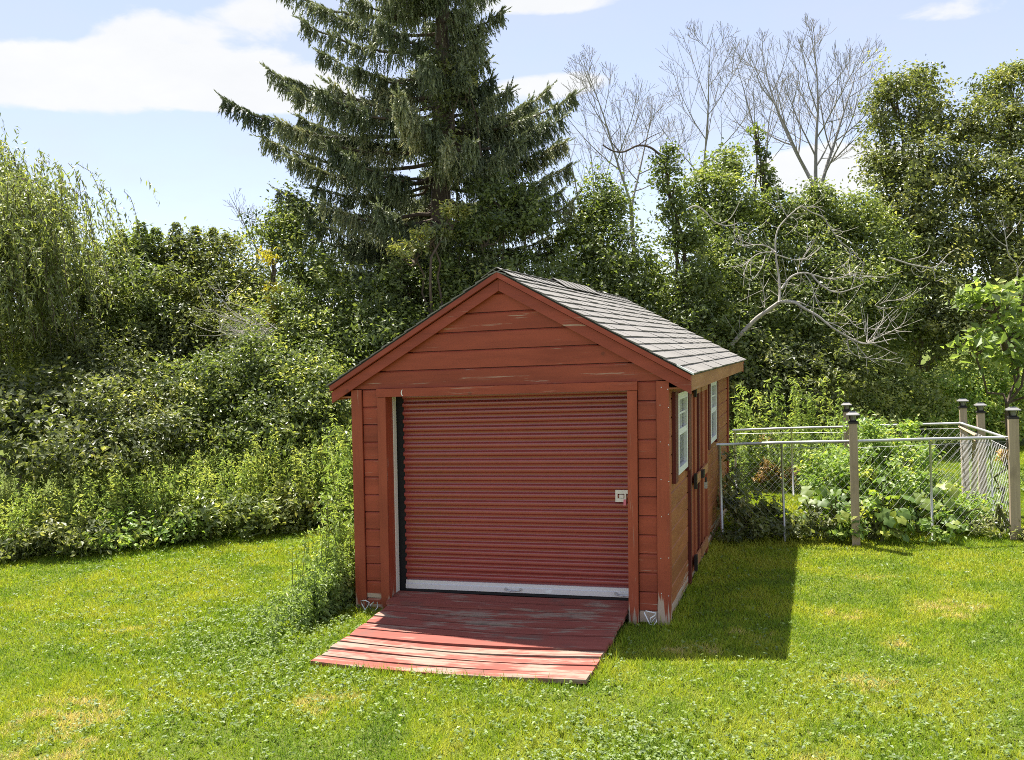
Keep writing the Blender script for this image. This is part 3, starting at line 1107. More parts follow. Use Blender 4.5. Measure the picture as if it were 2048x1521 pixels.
def broad_tree(name, label, lobes, mat, leaf=0.11, per_m2=520, clump=0.26, base=None, cat='tree', group=None, trunk_r=0.12, tone0=0.5, tvar=0.2,
               aspect=0.55, inner=0.25, bark_m='bark', flat=0.65, ragged=0.22, clump_n=45, extra=None, back=0.35):
    if 0.085 < leaf < 0.15:
        leaf *= 0.82; per_m2 *= 1.32
    cs = np.array([l[:3] for l in lobes])
    if base is None:
        base = np.array([cs[:, 0].mean(), cs[:, 1].mean(), 0.0])
    root = thing(name, label, cat, base, group)
    m = MB()
    top = cs[np.argmax(cs[:, 2])]
    fork = base * 0.55 + np.array([cs[:, 0].mean(), cs[:, 1].mean(), cs[:, 2].mean()]) * 0.45
    fork[2] = max(0.4, cs[:, 2].min() * 0.6)
    m.tube(curve(base, fork, n=5, wig=0.03), np.linspace(trunk_r, trunk_r * 0.8, 5), 8)
    for l in lobes:
        c = np.array(l[:3])
        m.tube(curve(fork, c, (RNG.normal() * .15, RNG.normal() * .15, -0.15), 7, 0.05), np.linspace(trunk_r * 0.6, 0.015, 7), 6)
        for q in range(5):
            d = unit(RNG.normal(size=3) + np.array([0, 0, 0.3])) * np.array(l[3:]) * 0.85
            m.tube(curve(c - (c - fork) * 0.12, c + d, (0, 0, -0.05), 5, 0.03), np.linspace(0.022, 0.006, 5), 4)
    m.build('trunk', M[bark_m], root, True)
    lv = Leaves()
    p, nn, t, s = crown_points(lobes, per_m2, clump, leaf, tone0=tone0, tvar=tvar, inner=inner, flat=flat, ragged=ragged, clump_n=clump_n, back=back)
    lv.add(p, nn, s, t, aspect)
    if extra: extra(lv)
    lv.build('crown', M[mat], root)
    return root


# ------------------------------------------------------------------ spruce
def spruce():
    D = 19.0
    base = ground_at(868, D)
    root = thing('spruce_tree', 'tall dark spruce with drooping branches standing behind the shed', 'tree', base)
    s = D / FOC
    top = P(890, -560, D)
    tr = MB()
    ax = lambda z: base + (top - base) * (z / top[2])
    tz = np.linspace(0, top[2], 12)
    tr.tube(np.array([ax(z) for z in tz]), np.linspace(0.30, 0.03, 12), 10)
    tr.build('trunk', M['bark'], root, True)
    branches = []

    def br(start_z, tip, lift=0.0):
        a = ax(start_z)
        n = 14
        t = np.linspace(0, 1, n)[:, None]
        tip = np.asarray(tip)
        h = np.linalg.norm((tip - a)[:2])
        p = a * (1 - t) + tip * t
        p[:, 2] += (-0.085 * h * np.sin(PI * t[:, 0]) + 0.05 * h * t[:, 0] ** 3)
        p[1:-1] += RNG.normal(size=(n - 2, 3)) * 0.02
        branches.append((p, h))

    zof = lambda py, px=880: P(px, py, D)[2]
    for (tx, ty, sy, dd) in ((449, 222, 300, 0.0), (537, 158, 230, -.4), (565, -6, 60, .3), (522, 292, 370, .5), (560, 262, 340, -1.0), (590, 200, 300, -1.2), (610, 60, 150, -.8),
                             (640, 120, 200, .9), (560, 400, 450, -.6), (575, 470, 500, .8), (600, 560, 580, -.9), (640, 640, 640, -1.2),
                             (1002, 32, 110, -.2), (978, 128, 205, .3), (1146, 205, 330, -.2), (1125, 250, 360, -.9), (1100, 190, 330, .8), (1020, 190, 290, -1.0), (1142, 345, 420, .4), (1120, 400, 470, -.5),
                             (1150, 470, 520, .2), (1128, 300, 390, .1), (1090, 260, 350, -.4), (1060, 215, 300, .2), (1085, 380, 440, -1.2), (1145, 420, 480, -.6), (1040, 300, 350, -1.6), (640, 30, 110, 0.), (600, 250, 320, .4), (640, 200, 260, -1.8), (580, 330, 400, -.4), (1130, 560, 580, -.8), (960, 90, 150, -1.1), (940, 20, 80, -.9), (690, 0, 60, -1.2), (760, 60, 110, -1.6), (850, 130, 160, -2.0), (800, 240, 290, -2.2),
                             (900, 300, 330, -2.3), (700, 330, 380, -2.0), (1000, 330, 380, -2.0), (1050, 420, 460, -1.8), (760, 430, 460, -2.4), (880, 470, 480, -2.6), (650, 420, 460, -1.7), (720, 560, 570, -2.2), (980, 540, 560, -2.3)):
        br(zof(ty + (sy - ty) * 0.42), P(tx, ty, D + dd))
    hy = [-400, -200, 0, 60, 110, 160, 220, 270, 340, 450, 600, 800]
    hl = [70, 130, 250, 220, 190, 230, 330, 330, 320, 300, 270, 230]
    hr = [60, 90, 110, 120, 95, 100, 240, 275, 275, 275, 270, 230]
    for k_ in range(185):
        z = RNG.uniform(1.6, top[2] * 0.97)
        py = 690 - (z - 2.56) / s
        az = RNG.uniform(0, 2 * PI)
        wl, wr_ = np.interp(py, hy, hl) * s, np.interp(py, hy, hr) * s
        cosr = math.cos(az) * ROT[0, 0] + math.sin(az) * ROT[1, 0]
        f = (cosr + 1) / 2
        L_ = (wl * (1 - f) + wr_ * f) * RNG.uniform(0.45, 0.92)
        br(z, ax(z) + np.array([math.cos(az) * L_, math.sin(az) * L_, RNG.uniform(-0.30, 0.16) * L_]))
    pos, dirn, ln, tone = [], [], [], []
    for (p, h) in branches:
        MB().tube(p, np.linspace(0.03 + 0.005 * h, 0.007, len(p)), 5).build('branch', M['bark'], root, True)
        n = int(h * 27) + 8
        btone = 0.50 + 0.2 * RNG.normal()
        for q in range(n):
            t = RNG.uniform(0.18, 1.0) ** 0.8
            i = t * (len(p) - 1); i0 = min(int(i), len(p) - 2)
            c = p[i0] + (p[i0 + 1] - p[i0]) * (i - i0)
            along = unit(p[i0 + 1] - p[i0])
            side = np.array([-along[1], along[0], 0.0]) * RNG.choice((-1, 1))
            reach = RNG.uniform(0.05, 0.42) * (1.15 - t * 0.75)
            e = c + unit(side * 0.9 + along * 0.6 + np.array([0, 0, RNG.uniform(-.2, .15)])) * reach
            # twig running out sideways, with hanging ends
            for w in (0.35, 0.7, 1.0):
                pos.append(c + (e - c) * w); tone.append(btone + 0.16 * RNG.normal())
                hang = np.array([0, 0, -1.0]) + along * RNG.uniform(0.0, 0.5) + RNG.normal(size=3) * 0.14
                dirn.append(unit(hang)); ln.append(RNG.uniform(0.18, 0.62) * (1.2 - 0.65 * t))
            pos.append(c); dirn.append(unit(along * 0.7 + side * 0.6 + np.array([0, 0, 0.25]))); ln.append(RNG.uniform(0.10, 0.22)); tone.append(btone + .12 + 0.1 * RNG.normal())
        # upturned tip
        for q in range(5):
            pos.append(p[-1] - (p[-1] - p[-2]) * q * 0.35); dirn.append(unit((p[-1] - p[-2]) + RNG.normal(size=3) * 0.05 + np.array([0, 0, 0.03]))); ln.append(0.26); tone.append(0.5)
    pos = np.array(pos); dirn = np.array(dirn); ln = np.array(ln); tone = np.array(tone)
    # each hanging shoot: spray of needle bundles round its axis
    NB = 11
    n = len(pos)
    a = unit(np.cross(dirn, RNG.normal(size=(n, 3)))); b_ = np.cross(dirn, a)
    V, T = [], []
    for k_ in range(NB):
        f = (k_ + RNG.uniform(-.3, .3, n)) / NB
        f = np.clip(f, 0, 1)[:, None]
        ang = (RNG.uniform(0, 2 * PI, n))[:, None]
        rad = np.cos(ang) * a + np.sin(ang) * b_
        wd = np.cross(dirn, rad)
        L_ = ln[:, None]
        c = pos + dirn * L_ * f
        nl = 0.062 + 0.03 * RNG.random((n, 1))
        tip = c + dirn * nl * 0.85 + rad * nl * 0.62 * (1.1 - 0.55 * f)
        hw = 0.014
        V.append(np.stack([c - wd * hw, c + wd * hw, tip], 1)); T.append(tone + 0.1 * RNG.normal(size=n) + (0.1 if k_ == NB - 1 else 0))
    V = np.concatenate(V).reshape(-1, 3); T = np.clip(np.concatenate(T), 0, 1)
    nt = len(V) // 3
    mesh_obj('needles', V, np.arange(nt * 3), np.full(nt, 3), M['needle'], root, False, {'tone': T})
    return root


spruce()


def vine_drape(name, label, lobes, mat, leaf=0.1, per_m2=420, clump=0.22, **kw):
    return broad_tree(name, label, lobes, mat, leaf, per_m2, clump, cat='vine', trunk_r=0.05, **kw)


vine_drape('climbing_vine', 'leafy green vine climbing the right flank of the tall spruce',
           [lobe(1000, 385, 50, 40, 17.4), lobe(1050, 440, 50, 50, 17.4), lobe(960, 460, 50, 40, 17.0), lobe(1085, 570, 70, 70, 17.4), lobe(1010, 560, 60, 50, 16.8)], 'leaf', 0.11, 430, tone0=0.42)
vine_drape('climbing_vine', 'leafy green vine hanging from the spruce above the shed ridge',
           [lobe(905, 555, 50, 50, 17.0), lobe(765, 610, 50, 60, 16.8), lobe(810, 560, 40, 40, 17.0), lobe(800, 680, 80, 60, 16.4), lobe(930, 620, 70, 50, 16.6)], 'leaf', 0.11, 430, tone0=0.38)
vine_drape('climbing_vine', 'yellow green vine spray in the middle of the spruce',
           [lobe(900, 428, 34, 16, 16.6), lobe(860, 470, 40, 18, 16.5), lobe(825, 505, 36, 18, 16.4)], 'leaf_olive', 0.09, 420, 0.14, tone0=0.75, tvar=0.12)
vine_drape('climbing_vine', 'thin vine leaves wound around the upper spruce trunk',
           [lobe(900, 215, 34, 60, 18.2), lobe(880, 120, 26, 50, 18.4), lobe(930, 160, 30, 40, 18.4), lobe(890, 320, 40, 50, 18.0)], 'leaf_dark', 0.10, 260, 0.2, tone0=0.5)

# ------------------------------------------------------------------ left trees
def willow():
    D = 17.0
    base = ground_at(-120, D)
    root = thing('willow_tree', 'yellow green weeping willow at the left edge of the lawn', 'tree', base)
    m = MB()
    heads = [P(px - 92, py + 62, D + dd) for (px, py, dd) in ((-160, 120, 0), (-60, 230, -.6), (20, 250, .4), (60, 330, -.8), (120, 310, .2), (150, 330, -.5), (30, 380, -1.2), (-20, 480, -1.4), (90, 420, -1.2), (130, 400, .9),
                                                    (170, 400, 0), (60, 300, 1.0), (-240, 250, 0), (-120, 330, -1.2), (100, 500, -.9), (150, 480, -.3), (20, 560, -.8))]
    fork = base + np.array([0, 0, 2.2])
    m.tube(curve(base, fork, n=5, wig=.05), np.linspace(.34, .25, 5), 9)
    for h in heads:
        m.tube(curve(fork, h, (0, 0, .3), 9, .08), np.linspace(.12, .02, 9), 6)
    lv = Leaves()
    sw = MB()
    for h in heads:
        for k_ in range(135):
            st = h + RNG.normal(size=3) * np.array([.55, .5, .24])
            L_ = RNG.uniform(0.5, 1.5)
            out = unit(np.array([RNG.normal(), RNG.normal(), 0.0])) * RNG.uniform(0.1, 0.6) + np.array([0.30, 0, 0])
            n = int(L_ * 24)
            t = np.linspace(0, 1, n)[:, None]
            p = st + out * np.sqrt(t) * 0.8 + np.array([0, 0, -L_]) * t ** 1.25
            lowz = RNG.uniform(2.3, 4.4)
            p = p[p[:, 2] > lowz]
            n = len(p)
            if n < 4: continue
            if k_ % 3 == 0:
                sw.tube(p[::max(1, n // 6)], 0.006, 3, False)
            hd = np.array([0, 0, -1.0]) + RNG.normal(size=(n, 3)) * 0.45
            nn = RNG.normal(size=(n, 3)) * 0.7 + np.array([0, 0, .5]) - FWD * 0.2
            lv.add(p + RNG.normal(size=(n, 3)) * .025, nn, RNG.uniform(.10, .17, n), 0.52 + 0.2 * RNG.normal() + 0.14 * RNG.normal(size=n), 0.22, hd)
    m.build('trunk', M['bark'], root, True)
    sw.build('twigs', M['bark'], root)['kind'] = 'stuff'
    lv.build('crown', M['leaf_willow'], root)


willow()


def shoots(specs, d):
    """upright leafy shoots breaking the outline"""
    def f(lv):
        for (px, py, h) in specs:
            n = 260
            b0 = P(px, py + h, d); t0 = P(px, py, d)
            t = RNG.random(n)[:, None]
            p = b0 * (1 - t) + t0 * t
            a = RNG.uniform(0, 2 * PI, n)
            r = (0.26 * (1.15 - t[:, 0]) + 0.03)
            o = np.stack([np.cos(a) * r, np.sin(a) * r, r * 0.5], 1)
            lv.add(p + o * RNG.uniform(.4, 1, (n, 1)), unit(o) * .5 + np.array([0, 0, .6]) + RNG.normal(size=(n, 3)) * .4, RNG.uniform(.08, .14, n), 0.5 + .18 * RNG.normal(size=n), 0.4, o + np.array([0, 0, .25]))
    return f


broad_tree('bushy_tree', 'leafy tree with upright shoots just right of the willow', [lobe(240, 560, 70, 80, 20), lobe(290, 520, 50, 55, 20.5), lobe(215, 660, 70, 110, 19.5), lobe(290, 650, 80, 100, 19)], 'leaf', 0.12, 470,
           tone0=0.5, extra=shoots([(242, 462, 60), (283, 447, 70), (312, 458, 60)], 20))
broad_tree('bushy_tree', 'leafy tree with tufted top between willow and spruce', [lobe(365, 545, 60, 75, 20.6), lobe(345, 630, 80, 80, 19.6), lobe(380, 700, 90, 90, 19.2), lobe(310, 740, 90, 80, 18.6)], 'leaf_dark', 0.12, 480,
           tone0=0.5, extra=shoots([(352, 447, 70), (390, 455, 60), (375, 480, 60)], 20.5))
broad_tree('bushy_tree', 'olive green tree left of the spruce, beside bare saplings', [lobe(440, 540, 55, 70, 20.4), lobe(460, 620, 75, 80, 19.8), lobe(500, 700, 80, 90, 18.8), lobe(520, 590, 50, 60, 20.6)], 'leaf_olive', 0.11, 430,
           tone0=0.48, extra=shoots([(425, 458, 60), (452, 470, 60)], 20.3))
broad_tree('leafy_tree', 'tree with pale leaves growing against the left side of the spruce', [lobe(590, 430, 42, 60, 18.6), lobe(545, 455, 50, 30, 18.4), lobe(600, 520, 60, 80, 18.2), lobe(640, 610, 80, 90, 17.6), lobe(590, 680, 90, 90, 17.2), lobe(690, 690, 70, 100, 16.8)], 'leaf', 0.10, 430, tone0=0.55)
broad_tree('sapling', 'yellowing sapling between the dead shrub and the spruce', [lobe(548, 520, 20, 28, 17.4), lobe(540, 590, 24, 40, 17.3), lobe(552, 640, 18, 30, 17.2)], 'leaf_gold', 0.085, 240, 0.13, tone0=0.5, trunk_r=0.03)
broad_tree('thicket_tree', 'low tree behind the bramble at the far left', [lobe(30, 690, 90, 70, 18.5), lobe(120, 720, 70, 80, 18.0), lobe(-60, 640, 80, 90, 19)], 'leaf_dark', 0.11, 450, tone0=0.5)
broad_tree('thicket_tree', 'dark leafy thicket under the willow behind the bramble', [lobe(160, 730, 80, 80, 17.0), lobe(110, 610, 40, 90, 18.4), lobe(230, 770, 80, 60, 16.6), lobe(190, 590, 40, 70, 18.4)], 'leaf_dark', 0.11, 430, tone0=0.4)
broad_tree('large_shrub', 'large rounded green shrub to the left of the shed', [lobe(430, 800, 110, 85, 15.6), lobe(520, 760, 110, 85, 15.8), lobe(610, 770, 110, 90, 15.8), lobe(660, 830, 90, 90, 15.0), lobe(560, 850, 120, 70, 15.0), lobe(390, 870, 80, 60, 14.8)], 'leaf', 0.095, 560, 0.2,
           cat='shrub', trunk_r=0.06, tone0=0.50, tvar=.26, ragged=.34)
broad_tree('bramble_thicket', 'bramble thicket with pale glinting leaves at the far left', [lobe(40, 830, 110, 75, 14.6), lobe(150, 810, 100, 60, 15.0), lobe(-60, 780, 90, 90, 15), lobe(110, 890, 110, 60, 13.9)], 'leaf_dark', 0.13, 360, 0.2, cat='shrub', trunk_r=0.05, tone0=0.5, tvar=.28, ragged=.4)
broad_tree('bramble_thicket', 'bramble mound spreading below the large rounded shrub', [lobe(250, 830, 90, 55, 14.6), lobe(320, 870, 80, 55, 14.2), lobe(230, 900, 100, 45, 13.8), lobe(330, 800, 60, 50, 15)], 'leaf_dark', 0.10, 430, 0.2, cat='shrub', trunk_r=0.05, tone0=0.46, tvar=.28, ragged=.4)

# ------------------------------------------------------------------ right trees
broad_tree('leafy_tree', 'leafy tree right of the spruce, behind the shed roof', [lobe(1205, 430, 55, 70, 19.4), lobe(1170, 520, 60, 90, 19), lobe(1240, 560, 80, 100, 18.6), lobe(1180, 640, 80, 80, 18.2), lobe(1280, 660, 80, 90, 18)], 'leaf', 0.115, 450, tone0=0.45)
broad_tree('vine_covered_snag', 'bent dead trunk wrapped in vines, left of the pale dead tree', [lobe(1325, 312, 20, 24, 18.2), lobe(1333, 360, 26, 40, 18.2), lobe(1350, 420, 32, 50, 18.2), lobe(1370, 490, 40, 60, 18.0), lobe(1390, 570, 52, 70, 17.8), lobe(1390, 660, 70, 80, 17.6)],
           'leaf', 0.10, 470, 0.17, tone0=0.48, trunk_r=0.1)
broad_tree('vine_covered_snag', 'slim upright vine column against the sky beside the tallest bare tree', [lobe(1512, 262, 8, 26, 20), lobe(1522, 315, 12, 30, 20), lobe(1532, 365, 20, 36, 20), lobe(1540, 420, 34, 40, 20)], 'leaf', 0.10, 420, 0.14, tone0=0.45, trunk_r=0.06)
broad_tree('leafy_tree', 'leafy tree between the vine-wrapped snag and the slim vine column', [lobe(1448, 340, 44, 44, 20.4), lobe(1410, 400, 50, 55, 20), lobe(1470, 430, 60, 70, 19.6), lobe(1440, 520, 80, 80, 19.2), lobe(1470, 620, 80, 90, 18.6), lobe(1450, 720, 90, 80, 18)], 'leaf', 0.115, 450, tone0=0.55)
broad_tree('leafy_tree', 'rounded green tree behind the bleached dead branches', [lobe(1570, 450, 60, 50, 20.2), lobe(1660, 440, 80, 55, 20.4), lobe(1632, 395, 24, 46, 20.2), lobe(1730, 500, 75, 70, 20.4), lobe(1590, 540, 90, 90, 19.8), lobe(1690, 600, 110, 90, 19.6), lobe(1600, 660, 110, 90, 19), lobe(1770, 640, 60, 90, 20.4)],
           'leaf', 0.11, 460, tone0=0.55)
broad_tree('tall_tree', 'tall loose-crowned tree right of the bare trees', [lobe(1790, 175, 42, 40, 22.6), lobe(1760, 235, 34, 50, 22.4), lobe(1840, 165, 34, 32, 22.8), lobe(1850, 240, 60, 60, 22.4), lobe(1770, 330, 46, 70, 22.0), lobe(1840, 350, 80, 80, 21.8), lobe(1790, 440, 70, 80, 21.6), lobe(1860, 480, 80, 90, 21.2), lobe(1810, 580, 80, 90, 20.8), lobe(1880, 650, 90, 100, 20.2)],
           'leaf_dark', 0.12, 330, 0.24, tone0=0.62, trunk_r=0.2, ragged=0.38, inner=.3)
broad_tree('tall_tree', 'tall leafy tree at the right edge of the picture', [lobe(1985, 185, 40, 46, 22.8), lobe(2030, 150, 34, 44, 23), lobe(1940, 260, 50, 54, 22.4), lobe(2020, 270, 70, 70, 22.4), lobe(1940, 370, 70, 80, 21.8), lobe(2040, 400, 80, 90, 21.6), lobe(1960, 490, 80, 90, 21.2), lobe(2060, 540, 80, 90, 21), lobe(1990, 620, 80, 90, 20.4), lobe(2120, 300, 80, 120, 22)],
           'leaf_dark', 0.12, 330, 0.24, tone0=0.64, trunk_r=0.2, ragged=0.38, inner=.3)
broad_tree('catalpa_sapling', 'young tree with big bright leaves at the right edge', [lobe(1985, 600, 60, 22, 16.4), lobe(2040, 590, 50, 30, 16.6), lobe(1955, 690, 50, 22, 16), lobe(2020, 660, 60, 28, 16.3), lobe(2050, 720, 50, 30, 16)], 'leaf_weed', 0.19, 75, 0.22, tone0=0.55, trunk_r=0.04, aspect=0.55, clump_n=14, inner=.15)
broad_tree('understorey_shrub', 'dark shrub behind the back corner of the shed', [lobe(1530, 740, 80, 70, 18), lobe(1500, 810, 60, 60, 17.4), lobe(1600, 790, 80, 60, 17.6), lobe(1640, 740, 80, 60, 18.2)], 'leaf_dark', 0.12, 430, 0.22, cat='shrub', trunk_r=0.05, tone0=0.5)
broad_tree('understorey_shrub', 'green shrub in front of the tall loose-crowned tree', [lobe(1720, 800, 80, 60, 18.6), lobe(1800, 800, 80, 60, 19), lobe(1760, 740, 70, 50, 19.4), lobe(1700, 860, 80, 40, 18)], 'leaf', 0.095, 480, 0.2, cat='shrub', trunk_r=0.05, tone0=0.8)
broad_tree('understorey_shrub', 'bright green shrub below the big-leaved young tree', [lobe(1890, 800, 80, 60, 19.4), lobe(1970, 790, 80, 65, 19.6), lobe(2060, 800, 80, 70, 20), lobe(1930, 750, 60, 40, 20), lobe(1850, 850, 80, 40, 18.8), lobe(2000, 850, 80, 40, 19.4)], 'leaf_lime', 0.09, 470, 0.2, cat='shrub', trunk_r=0.05, tone0=0.75)

# far wood closing the view
def far_wood():
    lv = Leaves()
    lobes = []
    for k_ in range(46):
        px = -420 + k_ * 64 + RNG.uniform(-20, 20)
        d = RNG.uniform(31, 40)
        h = RNG.uniform(60, 100)
        lobes.append(lobe(px, 705 - 0.0446 * (px - 1024) - h * 0.35, 75, h, d))
    p, nn, t, s = crown_points(lobes, 60, 0.5, 0.30, tone0=0.45, clump_n=30, back=0.15)
    lv.add(p, nn, s, t, 0.6)
    o = lv.build('far_wood', M['leaf_dark'], None, 'stuff')
    tag(o, 'distant dark wood showing through gaps between the trees', 'wood')


far_wood()

# ------------------------------------------------------------------ bare trees
def stem(m, a, d, L_, r, level, up=0.5, twig=0.0052, count=(0, 5, 7, 9)):
    n = 9
    p = [np.asarray(a)]
    dd = unit(d)
    for i in range(n - 1):
        dd = unit(dd + np.array([0, 0, up * 0.10]) + RNG.normal(size=3) * 0.05)
        p.append(p[-1] + dd * L_ / (n - 1))
    p = np.array(p)
    m.tube(p, np.linspace(r, twig * 0.8, n), 5 if level > 1 else 3, False)
    if level == 0 or L_ < 0.2:
        return
    side0 = RNG.uniform(0, 2 * PI)
    k_ = count[level]
    for j in range(k_):
        t = 0.16 + 0.80 * (j + RNG.uniform(-.3, .3)) / k_
        t = min(.97, max(.12, t))
        i = min(n - 2, int(t * (n - 1)))
        c = p[i] + (p[i + 1] - p[i]) * (t * (n - 1) - i)
        loc = unit(p[i + 1] - p[i])
        e1 = unit(np.cross(loc, [0.3, 0.9, 0.2])); e2 = np.cross(loc, e1)
        az = side0 + j * 2.4 + RNG.normal() * .3
        sd = e1 * math.cos(az) + e2 * math.sin(az)
        ang = RNG.uniform(0.55, 0.95)
        nd = loc * math.cos(ang) + sd * math.sin(ang)
        l2 = L_ * (0.62 * (1 - t) + 0.14) * RNG.uniform(.75, 1.2)
        stem(m, c, nd, l2, max(twig, r * (1 - 0.75 * t) * 0.55), level - 1, up * 1.25, twig, count)


def bare_tree(label, px, d, topy, lean=0.0, fork_y=420, level=2, r=0.07, seed=1, stems=3, width=0.45, name='bare_tree'):
    global RNG
    keep = RNG; RNG = np.random.default_rng(seed)
    base = ground_at(px, d)
    root = thing(name, label, 'tree', base, 'leafless trees against the sky')
    fork = P(px, fork_y, d); top = P(px + lean, topy, d)
    H = top[2] - fork[2]
    m = MB()
    m.tube(curve(base, fork, n=6, wig=.04), np.linspace(r * 1.3, r, 6), 7)
    for s_ in range(stems):
        a = (s_ - (stems - 1) / 2) * width + RNG.normal() * .06
        dirn = ROT @ np.array([math.sin(a), math.cos(a), RNG.normal() * .25]) + np.array([lean * 0.001, 0, 0])
        stem(m, fork - np.array([0, 0, .15 * s_]), dirn, H * RNG.uniform(.8, 1.0) / max(.75, math.cos(a)), r * 0.7, level, 0.5)
    m.build('trunk', M['bark_grey'], root, True)
    RNG = keep


bare_tree('small bare tree nearest the spruce, thin twigs spreading upward', 1180, 25, 240, -10, 480, 2, .045, 3, 3, .3)
bare_tree('bare tree with a fan of twigs right of the spruce', 1262, 25, 118, -10, 410, 3, .055, 5, 2, .42)
bare_tree('narrow upright bare tree left of the tallest pair', 1398, 25.5, 66, 14, 420, 3, .055, 8, 1, .3)
bare_tree('bare tree with few branches beside the slim vine column', 1528, 24, 95, 0, 350, 2, .045, 12, 2, .45)
bare_tree('tallest bare tree with several forked stems', 1632, 24.5, 34, 20, 380, 3, .08, 21, 3, .34)
bare_tree('faint bare saplings showing above the olive green tree', 515, 24, 390, -20, 500, 2, .03, 9, 4, .3)

# bent bare limb hooking left from the vine-wrapped snag, and other explicit limbs
def limb_thing(name, label, d, lines, mat='bark_dead', cat='tree', group=None, base=None, twigs=0):
    """lines: list of (radius0, radius1, [(px, py, ddepth) ...])"""
    allp = np.array([P(x, y, d + z) for (_, _, l) in lines for (x, y, z) in l])
    b0 = np.array(base) if base is not None else np.array([allp[0][0], allp[0][1], 0])
    root = thing(name, label, cat, b0, group)
    m = MB()
    for (r0, r1, l) in lines:
        ctl = np.array([P(x, y, d + z) for (x, y, z) in l])
        # smooth the control polyline
        t = np.linspace(0, len(ctl) - 1, (len(ctl) - 1) * 4 + 1)
        pts = []
        for q in t:
            i = min(int(q), len(ctl) - 2); f = q - i
            p0 = ctl[max(i - 1, 0)]; p1 = ctl[i]; p2 = ctl[i + 1]; p3 = ctl[min(i + 2, len(ctl) - 1)]
            pts.append(0.5 * ((2 * p1) + (-p0 + p2) * f + (2 * p0 - 5 * p1 + 4 * p2 - p3) * f * f + (-p0 + 3 * p1 - 3 * p2 + p3) * f ** 3))
        m.tube(np.array(pts), np.linspace(r0, r1, len(pts)) * (0.60 if mat == 'bark_dead' else 1.0), 6)
    if twigs:
        rr_ = np.random.default_rng(len(lines) * 7 + twigs)
        for (r0, r1, l) in lines:
            ctl = np.array([P(x, y, d + z) for (x, y, z) in l])
            for q in range(twigs * (len(ctl) - 1)):
                i = rr_.integers(0, len(ctl) - 1); f = rr_.random()
                c = ctl[i] * (1 - f) + ctl[i + 1] * f
                al = (ctl[i + 1] - ctl[i]) / (np.linalg.norm(ctl[i + 1] - ctl[i]) + 1e-6)
                dr = unit(al * .7 + rr_.normal(size=3) * .55 + np.array([0, 0, .15]))
                L_ = rr_.uniform(.15, .5)
                tt = np.linspace(0, 1, 6)[:, None]
                pt = c + dr * L_ * tt + np.array([0, 0, 1.0]) * (rr_.uniform(-.1, .45) * L_ * tt ** 2)
                m.tube(pt, np.linspace(.0058, .0032, 6), 3, False)
    m.build('limbs', M[mat], root, True)
    return root


def Q(x, y):       # reading of the enlarged crop of the dead tree
    return (1350 + x / 2.934, 350 + y / 2.934)


def ln(pts, r0, r1, z0=0.0, z1=0.0):
    n = len(pts)
    return (r0, r1, [(*Q(x, y), z0 + (z1 - z0) * i / max(1, n - 1)) for i, (x, y) in enumerate(pts)])


